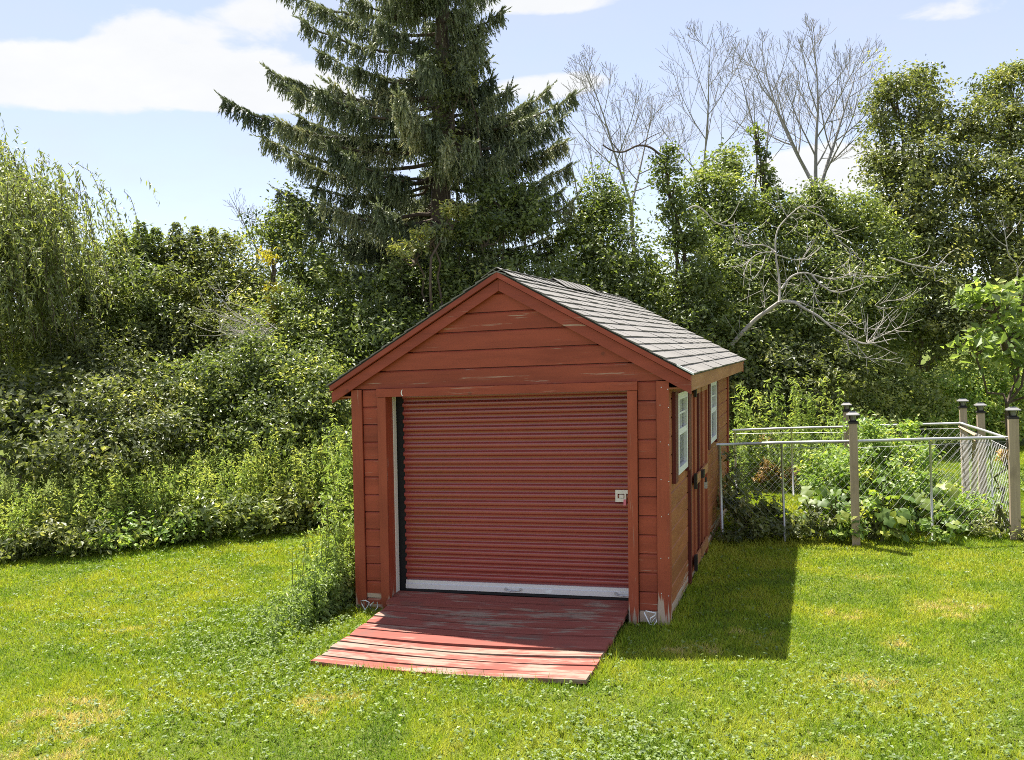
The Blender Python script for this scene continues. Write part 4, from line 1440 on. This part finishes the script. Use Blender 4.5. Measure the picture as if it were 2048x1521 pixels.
dead = [ln([(330, 1000), (460, 860), (540, 800), (610, 750)], .075, .06, .5, 0),
        ln([(610, 750), (615, 690), (610, 600), (590, 450), (600, 330), (660, 250), (740, 180)], .045, .014, 0, .4),
        ln([(615, 745), (700, 750), (760, 785), (840, 830), (920, 895), (1040, 965), (1100, 990), (1180, 985), (1270, 965)], .05, .016, 0, -.8),
        ln([(640, 735), (720, 745), (760, 760)], .025, .016, 0, -.2),
        ln([(1130, 985), (1200, 950), (1290, 910), (1340, 870), (1365, 800)], .022, .01, -.6, -.8),
        ln([(1010, 960), (1020, 1020), (1060, 1060), (1130, 1075), (1220, 1085), (1345, 1110)], .02, .009, -.5, -.7),
        ln([(1040, 970), (1090, 1030), (1120, 1070), (1125, 1120)], .018, .01, -.5, -.6),
        ln([(1130, 980), (1170, 930), (1210, 870), (1225, 830)], .016, .008, -.6, -.3),
        ln([(1160, 960), (1230, 920), (1270, 850), (1290, 830)], .015, .008, -.6, -.9),
        ln([(1125, 980), (1130, 920), (1120, 860)], .015, .008, -.6, -.4),
        ln([(880, 860), (960, 890), (1050, 950)], .016, .009, -.3, -.7),
        ln([(625, 670), (680, 600), (750, 575), (820, 590), (900, 610), (980, 600), (1040, 570), (1070, 540)], .036, .010, 0, .5),
        ln([(800, 585), (850, 640), (910, 680), (970, 690), (1050, 665), (1110, 635), (1060, 600), (1000, 585)], .03, .010, 0, -.5),
        ln([(1090, 620), (1110, 600), (1180, 600), (1240, 605)], .018, .009, -.4, -.6),
        ln([(760, 580), (800, 640), (820, 710), (850, 780), (900, 830)], .018, .009, 0, -.3),
        ln([(740, 580), (735, 640), (700, 680)], .014, .007, 0, .2),
        ln([(590, 455), (540, 420), (470, 410), (400, 420), (360, 390), (345, 330)], .024, .009, 0, .4),
        ln([(580, 455), (500, 460), (440, 500), (410, 560), (400, 590)], .020, .008, 0, -.4),
        ln([(530, 470), (510, 540), (470, 600), (430, 620)], .016, .008, 0, -.4),
        ln([(600, 470), (660, 490), (720, 500), (780, 490)], .02, .009, 0, .2),
        ln([(740, 520), (760, 470), (800, 420), (815, 370)], .02, .009, .3, .2),
        ln([(740, 180), (800, 220), (870, 250), (910, 310), (960, 380), (1020, 430), (1070, 470)], .022, .010, .4, .3),
        ln([(760, 190), (830, 190), (880, 220)], .014, .008, .4, .3),
        ln([(1020, 430), (1030, 480), (1000, 520), (980, 540)], .014, .008, .3, .2),
        ln([(660, 250), (620, 190), (560, 200)], .013, .006, .2, .3), ln([(680, 240), (720, 280), (700, 330)], .013, .006, .2, .1),
        ln([(450, 420), (430, 360), (450, 330)], .013, .006, .2, .3), ln([(400, 420), (390, 340)], .012, .006, .3, .3), ln([(440, 500), (390, 540), (360, 520)], .013, .007, 0, -.1),
        ln([(950, 815), (1000, 830), (1050, 880), (1100, 905), (1190, 900)], .016, .008, -.6, -.9),
        ln([(1200, 760), (1250, 740), (1320, 735), (1370, 725), (1390, 700)], .016, .008, -.3, -.5),
        ln([(1170, 765), (1220, 790), (1270, 775)], .014, .007, -.3, -.4),
        ln([(500, 720), (525, 780), (520, 680), (500, 620)], .014, .007, .1, .3)]
limb_thing('dead_tree', 'sprawling dead tree with bleached twisting branches right of the shed', 16.8, dead, twigs=2, base=[P(1450, 700, 17.3)[0], P(1450, 700, 17.3)[1], 0])
limb_thing('dead_branch', 'pale dead branch reaching right towards the tall trees', 17.6,
           [ln([(1255, 485), (1330, 510), (1400, 530), (1510, 545), (1570, 515), (1630, 535), (1645, 515)], .03, .010), ln([(1370, 500), (1440, 480), (1480, 450), (1495, 410)], .018, .008), ln([(1560, 515), (1600, 470), (1640, 440)], .016, .008),
            ln([(1510, 545), (1525, 590), (1530, 625), (1575, 605)], .018, .008), ln([(1400, 535), (1440, 570), (1470, 560), (1480, 530)], .016, .008), ln([(1385, 545), (1400, 580), (1440, 600)], .014, .007)], cat='branch')
limb_thing('dead_branch', 'curled pale branch jutting from the vine-wrapped snag', 17.2,
           [ln([(80, 200), (110, 185), (150, 195), (190, 230), (230, 275), (290, 298), (340, 295), (370, 280)], .034, .016), ln([(270, 285), (320, 260), (360, 200), (400, 110)], .018, .009)], cat='branch')
limb_thing('dead_branch', 'dark hooked limb arching left from the top of the vine-wrapped snag', 18.2,
           [(.024, .014, [(1322, 312, 0), (1300, 295, 0), (1275, 292, 0), (1248, 304, 0), (1225, 302, 0), (1205, 290, 0)]), (.012, .006, [(1275, 292, 0), (1300, 275, 0), (1322, 265, 0)]), (.012, .006, [(1240, 304, 0), (1222, 280, 0), (1240, 255, 0)])], mat='bark', cat='branch')
limb_thing('dead_sapling', 'small pale dead sapling in front of the right edge trees', 18.5,
           [ln([(2000, 640), (2010, 540), (1960, 470), (1945, 400), (1930, 300), (1915, 230)], .022, .01), ln([(1945, 420), (1900, 390), (1850, 340), (1830, 310)], .014, .008), ln([(1940, 380), (1990, 320), (2030, 260), (2020, 210)], .014, .008), ln([(1930, 310), (1890, 250), (1880, 210)], .012, .007), ln([(2005, 560), (2045, 500)], .012, .007)])
# fallen dead shrub left of the spruce
dl = []
rr = np.random.default_rng(5)
for k_ in range(15):
    x, y = 545 + rr.uniform(-14, 14), 672 + rr.uniform(-26, 14)
    a = math.radians(rr.uniform(140, 205))
    L_ = rr.uniform(60, 165)
    pts = [(x, y, 0)]
    z = rr.uniform(-.6, .6); bend = rr.uniform(-35, 30)
    for q in (0.25, 0.5, 0.75, 1.0):
        pts.append((x + math.cos(a) * L_ * q + rr.uniform(-7, 7), y - math.sin(a) * L_ * q * 0.8 - bend * q * (1 - q) * 2 - 22 * q * q + rr.uniform(-6, 6), z * q + rr.uniform(-.1, .1)))
    dl.append((.014, .005, pts))
limb_thing('dead_shrub', 'tangle of grey dead twigs above the large rounded shrub', 16.0, dl, 'bark_dead', 'shrub', twigs=1)

# ------------------------------------------------------------------ weeds
def weed_stand(lv, st, pts, h, leaf=0.085, per=30, tone0=0.55, aspect=0.32, tvar=.13):
    """upright leafy stems: pts Nx2, h N heights"""
    n = len(pts)
    lean = RNG.normal(size=(n, 2)) * 0.10
    for i in range(n):
        k_ = int(per * h[i]) + 6
        t = RNG.random(k_) ** 0.8
        z = t * h[i]
        c = np.stack([pts[i, 0] + lean[i, 0] * z, pts[i, 1] + lean[i, 1] * z, z], 1)
        a = RNG.uniform(0, 2 * PI, k_)
        o = np.stack([np.cos(a), np.sin(a), np.zeros(k_)], 1)
        sz = leaf * (1.2 - 0.55 * t) * RNG.uniform(.7, 1.3, k_)
        lv.add(c + o * sz[:, None] * 0.55 + np.array([0, 0, .02]), o * .6 + np.array([0, 0, .55]) + RNG.normal(size=(k_, 3)) * .35, sz, tone0 + tvar * RNG.normal() + 0.12 * RNG.normal(size=k_) + 0.12 * (t - .5), aspect, o + np.array([0, 0, .55]))
        if st is not None:
            st.tube([(pts[i, 0], pts[i, 1], 0), (pts[i, 0] + lean[i, 0] * h[i], pts[i, 1] + lean[i, 1] * h[i], h[i])], np.array([.006, .002]), 3, False)


hedge = np.array([(-9.5, -0.6), (-7.28, 1.20), (-5.8, 2.55), (-4.2, 3.68), (-3.0, 4.3)])


def along_line(line, n):
    seg = np.linalg.norm(np.diff(line, axis=0), axis=1); cum = np.concatenate([[0], np.cumsum(seg)])
    s = RNG.uniform(0, cum[-1], n)
    return np.stack([np.interp(s, cum, line[:, 0]), np.interp(s, cum, line[:, 1])], 1)


lv = Leaves(); st = MB()
pts = along_line(hedge, 1250)
nv = unit(np.array([-0.62, 0.78]))
dep = RNG.uniform(0, 1, len(pts)) ** 1.3 * 2.2
pts = pts + nv * dep[:, None] + RNG.normal(size=pts.shape) * .06
hh = (0.86 + 0.32 * np.clip(dep / 0.9, 0, 1)) * RNG.uniform(0.7, 1.2, len(pts)) * np.interp(pts[:, 0], [-8, -3], [.86, 1.18]) + 0.16 * (np.sin(pts[:, 0] * 2.3) * np.sin(pts[:, 1] * 1.9 + 1))
weed_stand(lv, st, pts, hh, 0.088, 46, 0.82, tvar=.2)
o = lv.build('tall_weeds', M['leaf_weed'], None, 'stuff')
tag(o, 'band of tall green weeds along the left edge of the lawn', 'weeds')
o = st.build('weed_stems', M['stem'], None)
tag(o, 'thin stems of the tall weeds along the left of the lawn', 'weeds', kind='stuff')
# taller loose weeds at the end of the band, behind the shed's left wall
lv = Leaves()
pts = np.stack([RNG.uniform(-4.0, -1.75, 170), RNG.uniform(3.4, 5.6, 170)], 1)
weed_stand(lv, None, pts, RNG.uniform(0.8, 1.65, 170), 0.10, 40, 0.68, 0.34)
tag(lv.build('tall_weeds', M['leaf_weed'], None, 'stuff'), 'taller loose weeds between the weed band and the shed wall', 'weeds')
# weeds growing along the left wall of the shed, single plants
WL = ['knee-high leafy weed a little behind the shed left front corner', 'waist-high weed against the wall, second back from the front corner', 'bushy weed standing out from the left wall, third back',
      'tall weed against the siding, fourth back from the front corner', 'tall weed a hand off the wall, fifth back along it', 'very tall weed touching the left wall halfway along', 'shorter weed standing outside the tallest wall weeds',
      'tall weed against the left wall past its middle', 'farthest tall weed against the left wall of the shed', 'outer weed on the lawn side of the wall weeds', 'small weed at the foot of the left front corner board', 'outermost low weed near the front of the wall weeds',
      'outer weed on the lawn side towards the weed band', 'smallest weed in front of the wall weeds beside the wire loops']
spots = [(-1.78, 0.35, 1.15), (-1.72, 0.75, 1.3), (-1.85, 1.1, 1.2), (-1.70, 1.5, 1.55), (-1.80, 1.9, 1.45), (-1.68, 2.3, 1.7), (-1.95, 2.4, 1.3), (-1.72, 2.8, 1.6), (-1.76, 3.2, 1.7), (-2.0, 1.6, 1.0), (-1.74, -0.02, .75), (-2.05, 0.6, .75), (-2.1, 2.0, 1.1), (-1.9, 0.1, .6)]
for k_, (x, y, h) in enumerate(spots):
    root = thing('weed_plant', WL[k_], 'weed', (x, y, 0), 'weeds along the shed wall')
    lv = Leaves(); st = MB()
    p = np.array([x - .06, y]) + RNG.normal(size=(13, 2)) * np.array([.12, .15])
    p[:, 0] = np.minimum(p[:, 0], -1.60)
    weed_stand(lv, st, p, h * 1.12 * RNG.uniform(.55, 1.05, 13), 0.085, 44, 0.62, 0.34)
    st.build('stems', M['stem'], root); lv.build('leaves', M['leaf_weed'], root)
# low weeds in front of them
lv = Leaves()
pts = np.stack([-1.65 - np.abs(RNG.normal(size=420)) * 0.30, 0.0 + RNG.normal(size=420) * .36], 1)
pts = pts[(pts[:, 0] < -1.6)]
weed_stand(lv, None, pts, np.clip(0.50 - 0.45 * (-1.65 - pts[:, 0]) - 0.12 * np.abs(pts[:, 1]), .06, .5) * RNG.uniform(.6, 1.2, len(pts)), 0.06, 60, 0.5, 0.45)
tag(lv.build('low_weeds', M['leaf_weed'], None, 'stuff'), 'low weeds spilling onto the lawn at the left front corner of the shed', 'weeds')

# broad-leaved plants breaking up the band
for (x, y, r, h, mt, lf, lb) in ((-5.35, 2.75, .55, .62, 'leaf', .105, 'dark broad-leaved clump in the middle of the weed band'), (-6.9, 1.5, .5, .5, 'leaf_dark', .10, 'dull green clump at the left end of the weed band'),
                                 (-4.35, 3.55, .45, .55, 'leaf_olive', .10, 'olive clump in the weed band nearest the shed'), (-6.1, 2.1, .4, .45, 'leaf_lime', .08, 'fresh green clump left of the middle of the weed band')):
    broad_tree('broadleaf_clump', lb, [(x, y, h * .55, r, .35, h * .55), (x + .5, y + .4, h * .5, r * .7, .35, h * .5), (x - .35, y - .2, h * .4, r * .6, .3, h * .45)], mt, lf, 420, .16, cat='plant', trunk_r=.02, bark_m='stem', tone0=.6, ragged=.4)

# ------------------------------------------------------------------ garden fence
PA = np.array([1.62, 3.45]); PB = np.array([3.20, 3.45]); PC = np.array([4.97, 3.98]); PD = np.array([4.82, 6.83]); PE = np.array([3.20, 6.80]); PF = np.array([1.52, 6.80])
PG = PD + (PC - PD) * 0.40
fence = thing('garden_fence', 'chain link garden fence with wooden posts to the right of the shed', 'fence', (3.2, 5.0, 0))
lamp_at = []
for (p, h, w) in ((PB, 1.44, .046), (PC, 1.42, .052), (PD, 1.32, .046), (PE, 1.30, .046), (PG, 1.34, .046)):
    m = MB()
    tx, ty = RNG.normal() * .012, RNG.normal() * .012
    m.hexa([(p[0] - w, p[1] - w, 0), (p[0] + w, p[1] - w, 0), (p[0] + w, p[1] + w, 0), (p[0] - w, p[1] + w, 0),
            (p[0] - w + tx, p[1] - w + ty, h), (p[0] + w + tx, p[1] - w + ty, h), (p[0] + w + tx, p[1] + w + ty, h), (p[0] - w + tx, p[1] + w + ty, h)])
    m.build('post', M['post'], fence)
    lamp_at.append((p[0] + tx, p[1] + ty, h))
ZR = {'A': 1.195, 'B': 1.222, 'C': 1.19, 'D': 1.10, 'E': 1.075, 'F': 1.046}


def rail(p, zp, q, zq, off=(0, 0), r=0.018):
    m = MB()
    n = 6
    pts = np.array([(p[0] + (q[0] - p[0]) * t + off[0], p[1] + (q[1] - p[1]) * t + off[1], zp + (zq - zp) * t + 0.006 * math.sin(t * PI)) for t in np.linspace(0, 1, n)])
    m.tube(pts, r, 8)
    return m.build('top_rail', M['galv'], fence, True)


rail(PA, ZR['A'], PB, ZR['B'], (0, .065)); rail(PB, ZR['B'], PC, ZR['C'], (0, .065))
rail(PF, ZR['F'], PE, ZR['E'], (0, -.065)); rail(PE, ZR['E'], PD, ZR['D'], (0, -.065))
rail(PD, ZR['D'], PC, ZR['C'], (-.068, 0)) 
m = MB()
m.tube([(PD[0] - .06, PD[1] - .02, 1.05), (PG[0] - .06, PG[1] - .02, 1.04)], .03, 4); m.build('wood_rail', M['post'], fence)
m = MB(); m.tube([(PG[0] - .07, PG[1] + .05, .98), (PD[0] + .05, PD[1] - .35, .03)], .035, 4); m.build('brace', M['post'], fence)


def chain(p, q, z0, z1, off, wr=0.0007):
    m = MB()
    p = np.array(p) + off; q = np.array(q) + off
    L_ = np.linalg.norm(q - p); u = (q - p) / L_; nrm_ = np.array([-u[1], u[0]])
    pitch = 0.10; H = z1 - z0
    run = H * 0.9
    k_ = -run
    while k_ < L_:
        for s in (1, -1):
            a, b_ = k_, k_ + run
            za, zb = (z0, z1) if s > 0 else (z1, z0)
            if a < 0: za = za + (zb - za) * (-a / run); a = 0
            if b_ > L_:
                f = (L_ - a) / (b_ - a); zb = za + (zb - za) * f; b_ = L_
            if b_ - a > 0.01:
                e = nrm_ * 0.003 * s
                m.tube([(*(p + u * a + e), za), (*(p + u * b_ + e), zb)], wr, 3, False)
        k_ += pitch
    m.tube([(*p, z1 - .005), (*q, z1 - .005)], .0025, 3, False)
    o = m.build('chain_link_mesh', M['galv'], fence)
    o['kind'] = 'stuff'


chain(PA, PB, .05, 1.16, np.array([0, .06])); chain(PB, PC, .05, 1.15, np.array([0, .06]))
chain(PF, PE, .05, 1.00, np.array([0, -.06])); chain(PE, PD, .05, 1.03, np.array([0, -.06]), .0012); chain(PD, PC, .05, 1.08, np.array([-.062, 0]), .0011)
for (p, h, r) in ((PA + [.03, .06], 1.195, .020), (np.array([2.39, 3.515]), 1.20, .014), (np.array([4.06, 3.77]), 1.19, .014), (PF + [.03, -.06], 1.05, .018), (np.array([2.4, 6.73]), 1.06, .013), (PC + (PD - PC) * .3 + [-.06, 0], 1.15, .014)):
    m = MB(); m.tube([(p[0], p[1], 0), (p[0], p[1], h)], r, 8)
    m.build('steel_post', M['galv'], fence, True)

lamp_names = ['solar lamp on the near middle fence post', 'solar lamp on the big post at the right edge', 'solar lamp on the far right corner post', 'solar lamp on the far middle post behind the near one', 'solar lamp on the post between the two right corner posts']
for (x, y, h), lb in zip(lamp_at, lamp_names):
    root = thing('post_lamp', 'small black ' + lb, 'lamp', (x, y, h), 'solar lamps on the fence posts')
    MB().lathe((x, y, h), [(.078, 0), (.078, .022), (.045, .03), (.04, .038)], 4, PI / 4).build('lamp_base', M['iron'], root)
    MB().lathe((x, y, h), [(.030, .038), (.040, .095), (.036, .099)], 8).build('lamp_glass', M['lampglass'], root)
    for k_ in range(4):
        a = PI / 4 + k_ * PI / 2
        MB().tube([(x + .042 * math.cos(a), y + .042 * math.sin(a), h + .03), (x + .062 * math.cos(a), y + .062 * math.sin(a), h + .10)], .006, 5).build('lamp_bar', M['iron'], root)
    hood = MB().lathe((x, y, h), [(.105, .098), (.105, .108), (.060, .128), (.056, .134)], 4, PI / 4).build('lamp_hood', M['hood'], root)
    MB().lathe((x, y, h), [(.046, .1345), (.046, .138)], 4, PI / 4).build('solar_panel', M['solar'], hood)

# ------------------------------------------------------------------ garden plants
def squash_leaf_mesh():
    m = MB()
    n = 15
    ring = []
    for k_ in range(n):
        a = -2.75 + 5.5 * k_ / (n - 1)
        r = 1.0 + 0.16 * math.cos(5 * a) - 0.18 * abs(a) / PI
        ring.append((r * math.cos(a), r * math.sin(a), -0.22 * r * r + 0.07 * math.sin(4 * a)))
    m.add([(0, 0, 0.05)] + ring, [(0, i, i + 1) for i in range(1, n)])
    return m


squash_data = []
for q in range(4):
    v = squash_leaf_mesh()
    vv = np.array(v.v)
    o = mesh_obj('leaf', vv, [i for f in v.f for i in f], [3] * len(v.f), M['squash'], None, True, {'tone': np.full(len(v.f), (0.25, .45, .65, .95)[q])})
    squash_data.append(o.data); bpy.data.objects.remove(o)
squash_at = [((2.72, 3.95), 1.0, 'squash plant with big yellow green leaves nearest the shed shadow'), ((3.05, 4.25), 1.1, 'squash plant with broad leaves just behind the near middle post'), ((3.55, 3.95), 1.15, 'squash plant with broad leaves right of the near middle post'),
             ((3.95, 4.3), 1.0, 'squash plant near the steel fence post at the right'), ((2.2, 3.9), .75, 'dark squash plant in the shade beside the shed'), ((3.3, 4.9), 1.25, 'squash plant in the middle row of the garden'), ((4.2, 4.15), 1.0, 'rightmost squash plant along the near fence'), ((2.95, 3.75), .95, 'low squash plant pressed against the near fence left of the post'), ((3.4, 3.72), .95, 'low squash plant pressed against the near fence right of the post')]
for (p, sz, lb) in squash_at:
    root = thing('squash_plant', lb, 'plant', (p[0], p[1], 0), 'squash plants in the garden')
    sm = MB()
    for k_ in range(30):
        a = RNG.uniform(0, 2 * PI); r = RNG.uniform(0.05, 0.52) * sz
        z = (0.66 - 0.6 * r) * sz * RNG.uniform(.25, 1.05)
        q = np.array([p[0] + math.cos(a) * r, p[1] + math.sin(a) * r * .8, z])
        sm.tube(curve((p[0], p[1], 0.0), q, (0, 0, .08), 5), np.linspace(.010, .006, 5), 4, False)
        s = RNG.uniform(.045, .105) * sz
        tilt = unit(np.array([math.cos(a) * .45, math.sin(a) * .45 - .25, .8]) + RNG.normal(size=3) * .4)
        fx = unit(np.array([math.cos(a), math.sin(a), 0.0]) - tilt * (tilt @ np.array([math.cos(a), math.sin(a), 0.0])))
        fy = np.cross(tilt, fx)
        mm = np.eye(4); mm[:3, 0] = fx * s; mm[:3, 1] = fy * s; mm[:3, 2] = tilt * s; mm[:3, 3] = q - np.array([p[0], p[1], 0])
        o = bpy.data.objects.new('leaf', squash_data[RNG.integers(0, 4)]); COL.objects.link(o)
        o.parent = root; o.matrix_local = Matrix(mm.tolist())
    sm.build('stalks', M['stem'], root)


def bush(label, lobes_w, mat, leaf, per, clump, name='garden_bush', cat='plant', **kw):
    return broad_tree(name, label, lobes_w, mat, leaf, per, clump, cat=cat, trunk_r=0.02, bark_m='stem', **kw)


bush('tall leafy bean tangle in the middle of the garden', [(3.35, 5.2, .78, .55, .45, .55), (3.85, 5.0, .65, .42, .4, .5), (2.95, 5.0, .6, .4, .4, .45), (3.75, 5.5, .95, .4, .4, .3), (3.3, 4.5, .5, .35, .3, .42), (3.75, 4.4, .5, .35, .3, .4), (2.9, 4.45, .42, .3, .3, .36)], 'leaf_lime', .07, 620, .12, tone0=.62)
bush('low green plants filling the right end of the garden', [(4.35, 4.35, .25, .4, .35, .28), (4.55, 4.8, .16, .3, .35, .16), (4.05, 4.7, .35, .35, .4, .32)], 'leaf_lime', .065, 560, .11, tone0=.55)
bush('dark leafy weeds in the shade between shed and garden fence', [(1.95, 3.75, .26, .33, .25, .30), (2.35, 3.62, .18, .3, .2, .2), (1.70, 4.3, .45, .12, .4, .42), (1.85, 3.4, .12, .3, .15, .14), (2.7, 3.62, .2, .25, .15, .2)], 'leaf_dark', .075, 560, .12, tone0=.55)
bush('weeds at the foot of the near middle post', [(3.0, 3.55, .2, .3, .16, .2), (3.5, 3.65, .22, .35, .18, .24), (3.95, 3.72, .18, .35, .16, .2)], 'leaf_lime', .075, 480, .10, tone0=.6)
bush('tufts of dry weeds at the foot of the right corner post', [(4.75, 4.0, .16, .25, .2, .2), (4.55, 4.1, .12, .2, .2, .16), (5.1, 3.95, .08, .2, .15, .1)], 'leaf_olive', .07, 420, .1, tone0=.75, aspect=.25)
bush('rust brown weed patch behind the back fence', [(1.95, 7.5, .35, .25, .25, .4), (2.15, 7.3, .2, .3, .2, .25)], 'leaf_rust', .06, 420, .1, tone0=.5)
bush('orange brown dried plant hanging on the right fence', [(4.93, 4.35, .93, .05, .06, .08)], 'leaf_rust', .05, 700, .05, tone0=.8)
lv = Leaves()
pts = np.stack([RNG.uniform(1.2, 6.2, 330), RNG.uniform(7.2, 9.0, 330)], 1)
weed_stand(lv, None, pts, RNG.uniform(0.5, 1.15, 330) * np.where(pts[:, 0] > 3.9, .12, 1), 0.11, 36, 0.55, 0.36)
tag(lv.build('tall_weeds', M['leaf_weed'], None, 'stuff'), 'pale weeds standing behind the back fence of the garden', 'weeds')
for (x, y, h, lb) in ((1.75, 7.9, 1.75, 'pale tall weed just right of the shed back corner'), (2.55, 8.2, 1.85, 'pair of pale tall weeds behind the back fence, left one'), (2.95, 8.3, 1.8, 'pair of pale tall weeds behind the back fence, right one'), (2.1, 8.3, 1.6, 'small pale weed between the tall pale weeds')):
    root = thing('tall_weed', lb, 'weed', (x, y, 0))
    lv = Leaves(); st = MB()
    weed_stand(lv, st, np.array([x, y]) + RNG.normal(size=(8, 2)) * .13, h * RNG.uniform(.7, 1.0, 8), .13, 40, .75, .3)
    st.build('stems', M['stem'], root); lv.build('leaves', M['leaf_weed'], root)

# ------------------------------------------------------------------ grass
def vnoise(x, y, scale, seed):
    r = np.random.default_rng(seed); G = r.random((64, 64))
    X, Y = x * scale + 1000, y * scale + 1000
    xi = np.floor(X).astype(int); yi = np.floor(Y).astype(int)
    fx = X - xi; fy = Y - yi; fx = fx * fx * (3 - 2 * fx); fy = fy * fy * (3 - 2 * fy)
    g_ = lambda a, b_: G[a % 64, b_ % 64]
    return (g_(xi, yi) * (1 - fx) + g_(xi + 1, yi) * fx) * (1 - fy) + (g_(xi, yi + 1) * (1 - fx) + g_(xi + 1, yi + 1) * fx) * fy


def in_view(x, y, margin=160):
    q = (np.stack([x, y, np.zeros_like(x)], 1) - CAM) @ ROT
    d = -q[:, 2]
    px = 1024 + FOC * q[:, 0] / np.maximum(d, .1); py = 760.5 - FOC * q[:, 1] / np.maximum(d, .1)
    return (d > 1) & (px > -margin) & (px < 2048 + margin) & (py < 1521 + margin), d


def lawn_mask(x, y):
    ok = ~((np.abs(x) < HW + .01) & (y > -.02) & (y < LEN))
    ok &= ~((x > -1.13) & (x < 1.17) & (y > -1.60) & (y < 0.0))
    hy = np.interp(x, hedge[:, 0], hedge[:, 1])
    ok &= ~((x < -3.0) & (y > hy + .5))
    ok &= ~((x < -1.5) & (y > 4.6))
    return ok


N = 2300000
bx_ = RNG.uniform(-8.5, 9.5, N); by_ = RNG.uniform(-4.6, 13.0, N)
vis, dd_ = in_view(bx_, by_)
dens_ = np.clip((7.8 / np.maximum(dd_, 1)) ** 1.5, 0.14, 1.0)
ok = vis & lawn_mask(bx_, by_) & (RNG.random(N) < dens_)
gx, gy, gd = bx_[ok], by_[ok], dd_[ok]
n = len(gx)
big = vnoise(gx, gy, .55, 1); mid = vnoise(gx, gy, 1.7, 2); sm_ = vnoise(gx, gy, 5.0, 3)
tone = 0.60 + 0.36 * (big - .5) + 0.40 * (mid - .5) + 0.36 * (sm_ - .5) + .12 * RNG.normal(size=n)
dry = np.zeros(n)
for (x, y, r) in ((2.85, -2.55, .22), (3.02, -2.25, .16), (2.35, -0.15, .2), (2.15, -.1, .16), (1.75, -.65, .2), (1.95, -.62, .16), (-2.3, -2.9, .5), (-2.0, -3.4, .5), (3.1, 0.6, .25), (3.4, -.2, .22), (-.6, -2.2, .3), (3.9, .9, .3), (3.3, 1.9, .25), (3.1, -1.1, .25), (-3.2, -1.0, .5), (.4, -2.6, .4)):
    dry = np.maximum(dry, np.exp(-((gx - x) ** 2 + (gy - y) ** 2) / (r * r)))
dry *= vnoise(gx, gy, 9.0, 5)
tone = np.clip(tone + dry * 0.62, 0.03, .84 + .16 * (dry > .25))
lush = np.zeros(n)
for (x, y, r) in ((3.3, -2.2, .45), (1.8, -2.75, .4), (.2, -2.6, .5), (-2.6, -.6, .8)):
    lush = np.maximum(lush, np.exp(-((gx - x) ** 2 + (gy - y) ** 2) / (r * r)))
tone = np.clip(tone - .28 * lush, 0.03, 1)
L_ = (0.020 + 0.026 * RNG.random(n)) * (0.75 + 0.7 * mid + .25 * lush)
edge = (np.abs(gx) < HW + .16) & (gy > -.14) & (gy < LEN)
edge |= (np.abs(gx) < 1.28) & (gy > -1.73) & (gy < 0)
L_ = np.where(edge, L_ * RNG.uniform(1.1, 2.3, n), L_)
L_ = np.where((gx > 1.6) & (gx < 4.9) & (gy > 3.5) & (gy < 6.8), L_ * 1.5, L_)
wd = 0.0042 * np.clip(gd / 7.0, 0.9, 2.2) * RNG.uniform(.7, 1.4, n)
az = RNG.uniform(0, 2 * PI, n); ln_ = RNG.uniform(.2, 1.3, n)
up = np.stack([np.cos(az) * np.sin(ln_), np.sin(az) * np.sin(ln_), np.cos(ln_)], 1)
ra = RNG.uniform(0, 2 * PI, n)
side = np.stack([np.cos(ra), np.sin(ra), np.zeros(n)], 1)
b0 = np.stack([gx, gy, np.full(n, -.002)], 1)
V = np.stack([b0 - side * wd[:, None], b0 + side * wd[:, None], b0 + up * L_[:, None]], 1).reshape(-1, 3)
o = mesh_obj('grass', V, np.arange(n * 3), np.full(n, 3), M['grass'], None, False, {'tone': tone})
tag(o, 'short mown grass blades covering the lawn', 'grass', kind='stuff')
print('grass blades', n)

# clover and broad-leaved weeds in the lawn
lv = Leaves()
cx_, cyy_ = [], []
for (x, y, r, k_) in ((1.75, -2.85, .40, 700), (-1.2, -2.4, .5, 300), (-.6, -1.9, .5, 260), (-1.6, -1.1, .6, 500), (-2.2, -.5, .7, 600), (-3.5, -.8, .8, 300), (3.4, -2.0, .6, 400), (.8, -2.2, .6, 200), (2.8, -1.2, .6, 200), (-1.9, -3.0, .5, 200), (-4.5, 1.2, .8, 260)):
    cx_.append(x + RNG.normal(size=k_) * r); cyy_.append(y + RNG.normal(size=k_) * r)
cx_.append(RNG.uniform(-6, 6, 1500)); cyy_.append(RNG.uniform(-3.6, 3.2, 1500))
cx_ = np.concatenate(cx_); cyy_ = np.concatenate(cyy_)
ok = lawn_mask(cx_, cyy_) & in_view(cx_, cyy_)[0]
cx_, cyy_ = cx_[ok], cyy_[ok]
n = len(cx_)
for k_ in range(3):
    a = RNG.uniform(0, 2 * PI, n)
    hd = np.stack([np.cos(a), np.sin(a), np.full(n, .1)], 1)
    c = np.stack([cx_, cyy_, RNG.uniform(.035, .06, n)], 1) + hd * .013
    lv.add(c, np.array([0, 0, 1.0]) + RNG.normal(size=(n, 3)) * .3, RNG.uniform(.02, .034, n), .42 + .2 * RNG.normal(size=n), .8, hd)
tag(lv.build('clover', M['leaf_weed'], None, 'stuff'), 'clover leaves scattered through the lawn', 'clover')
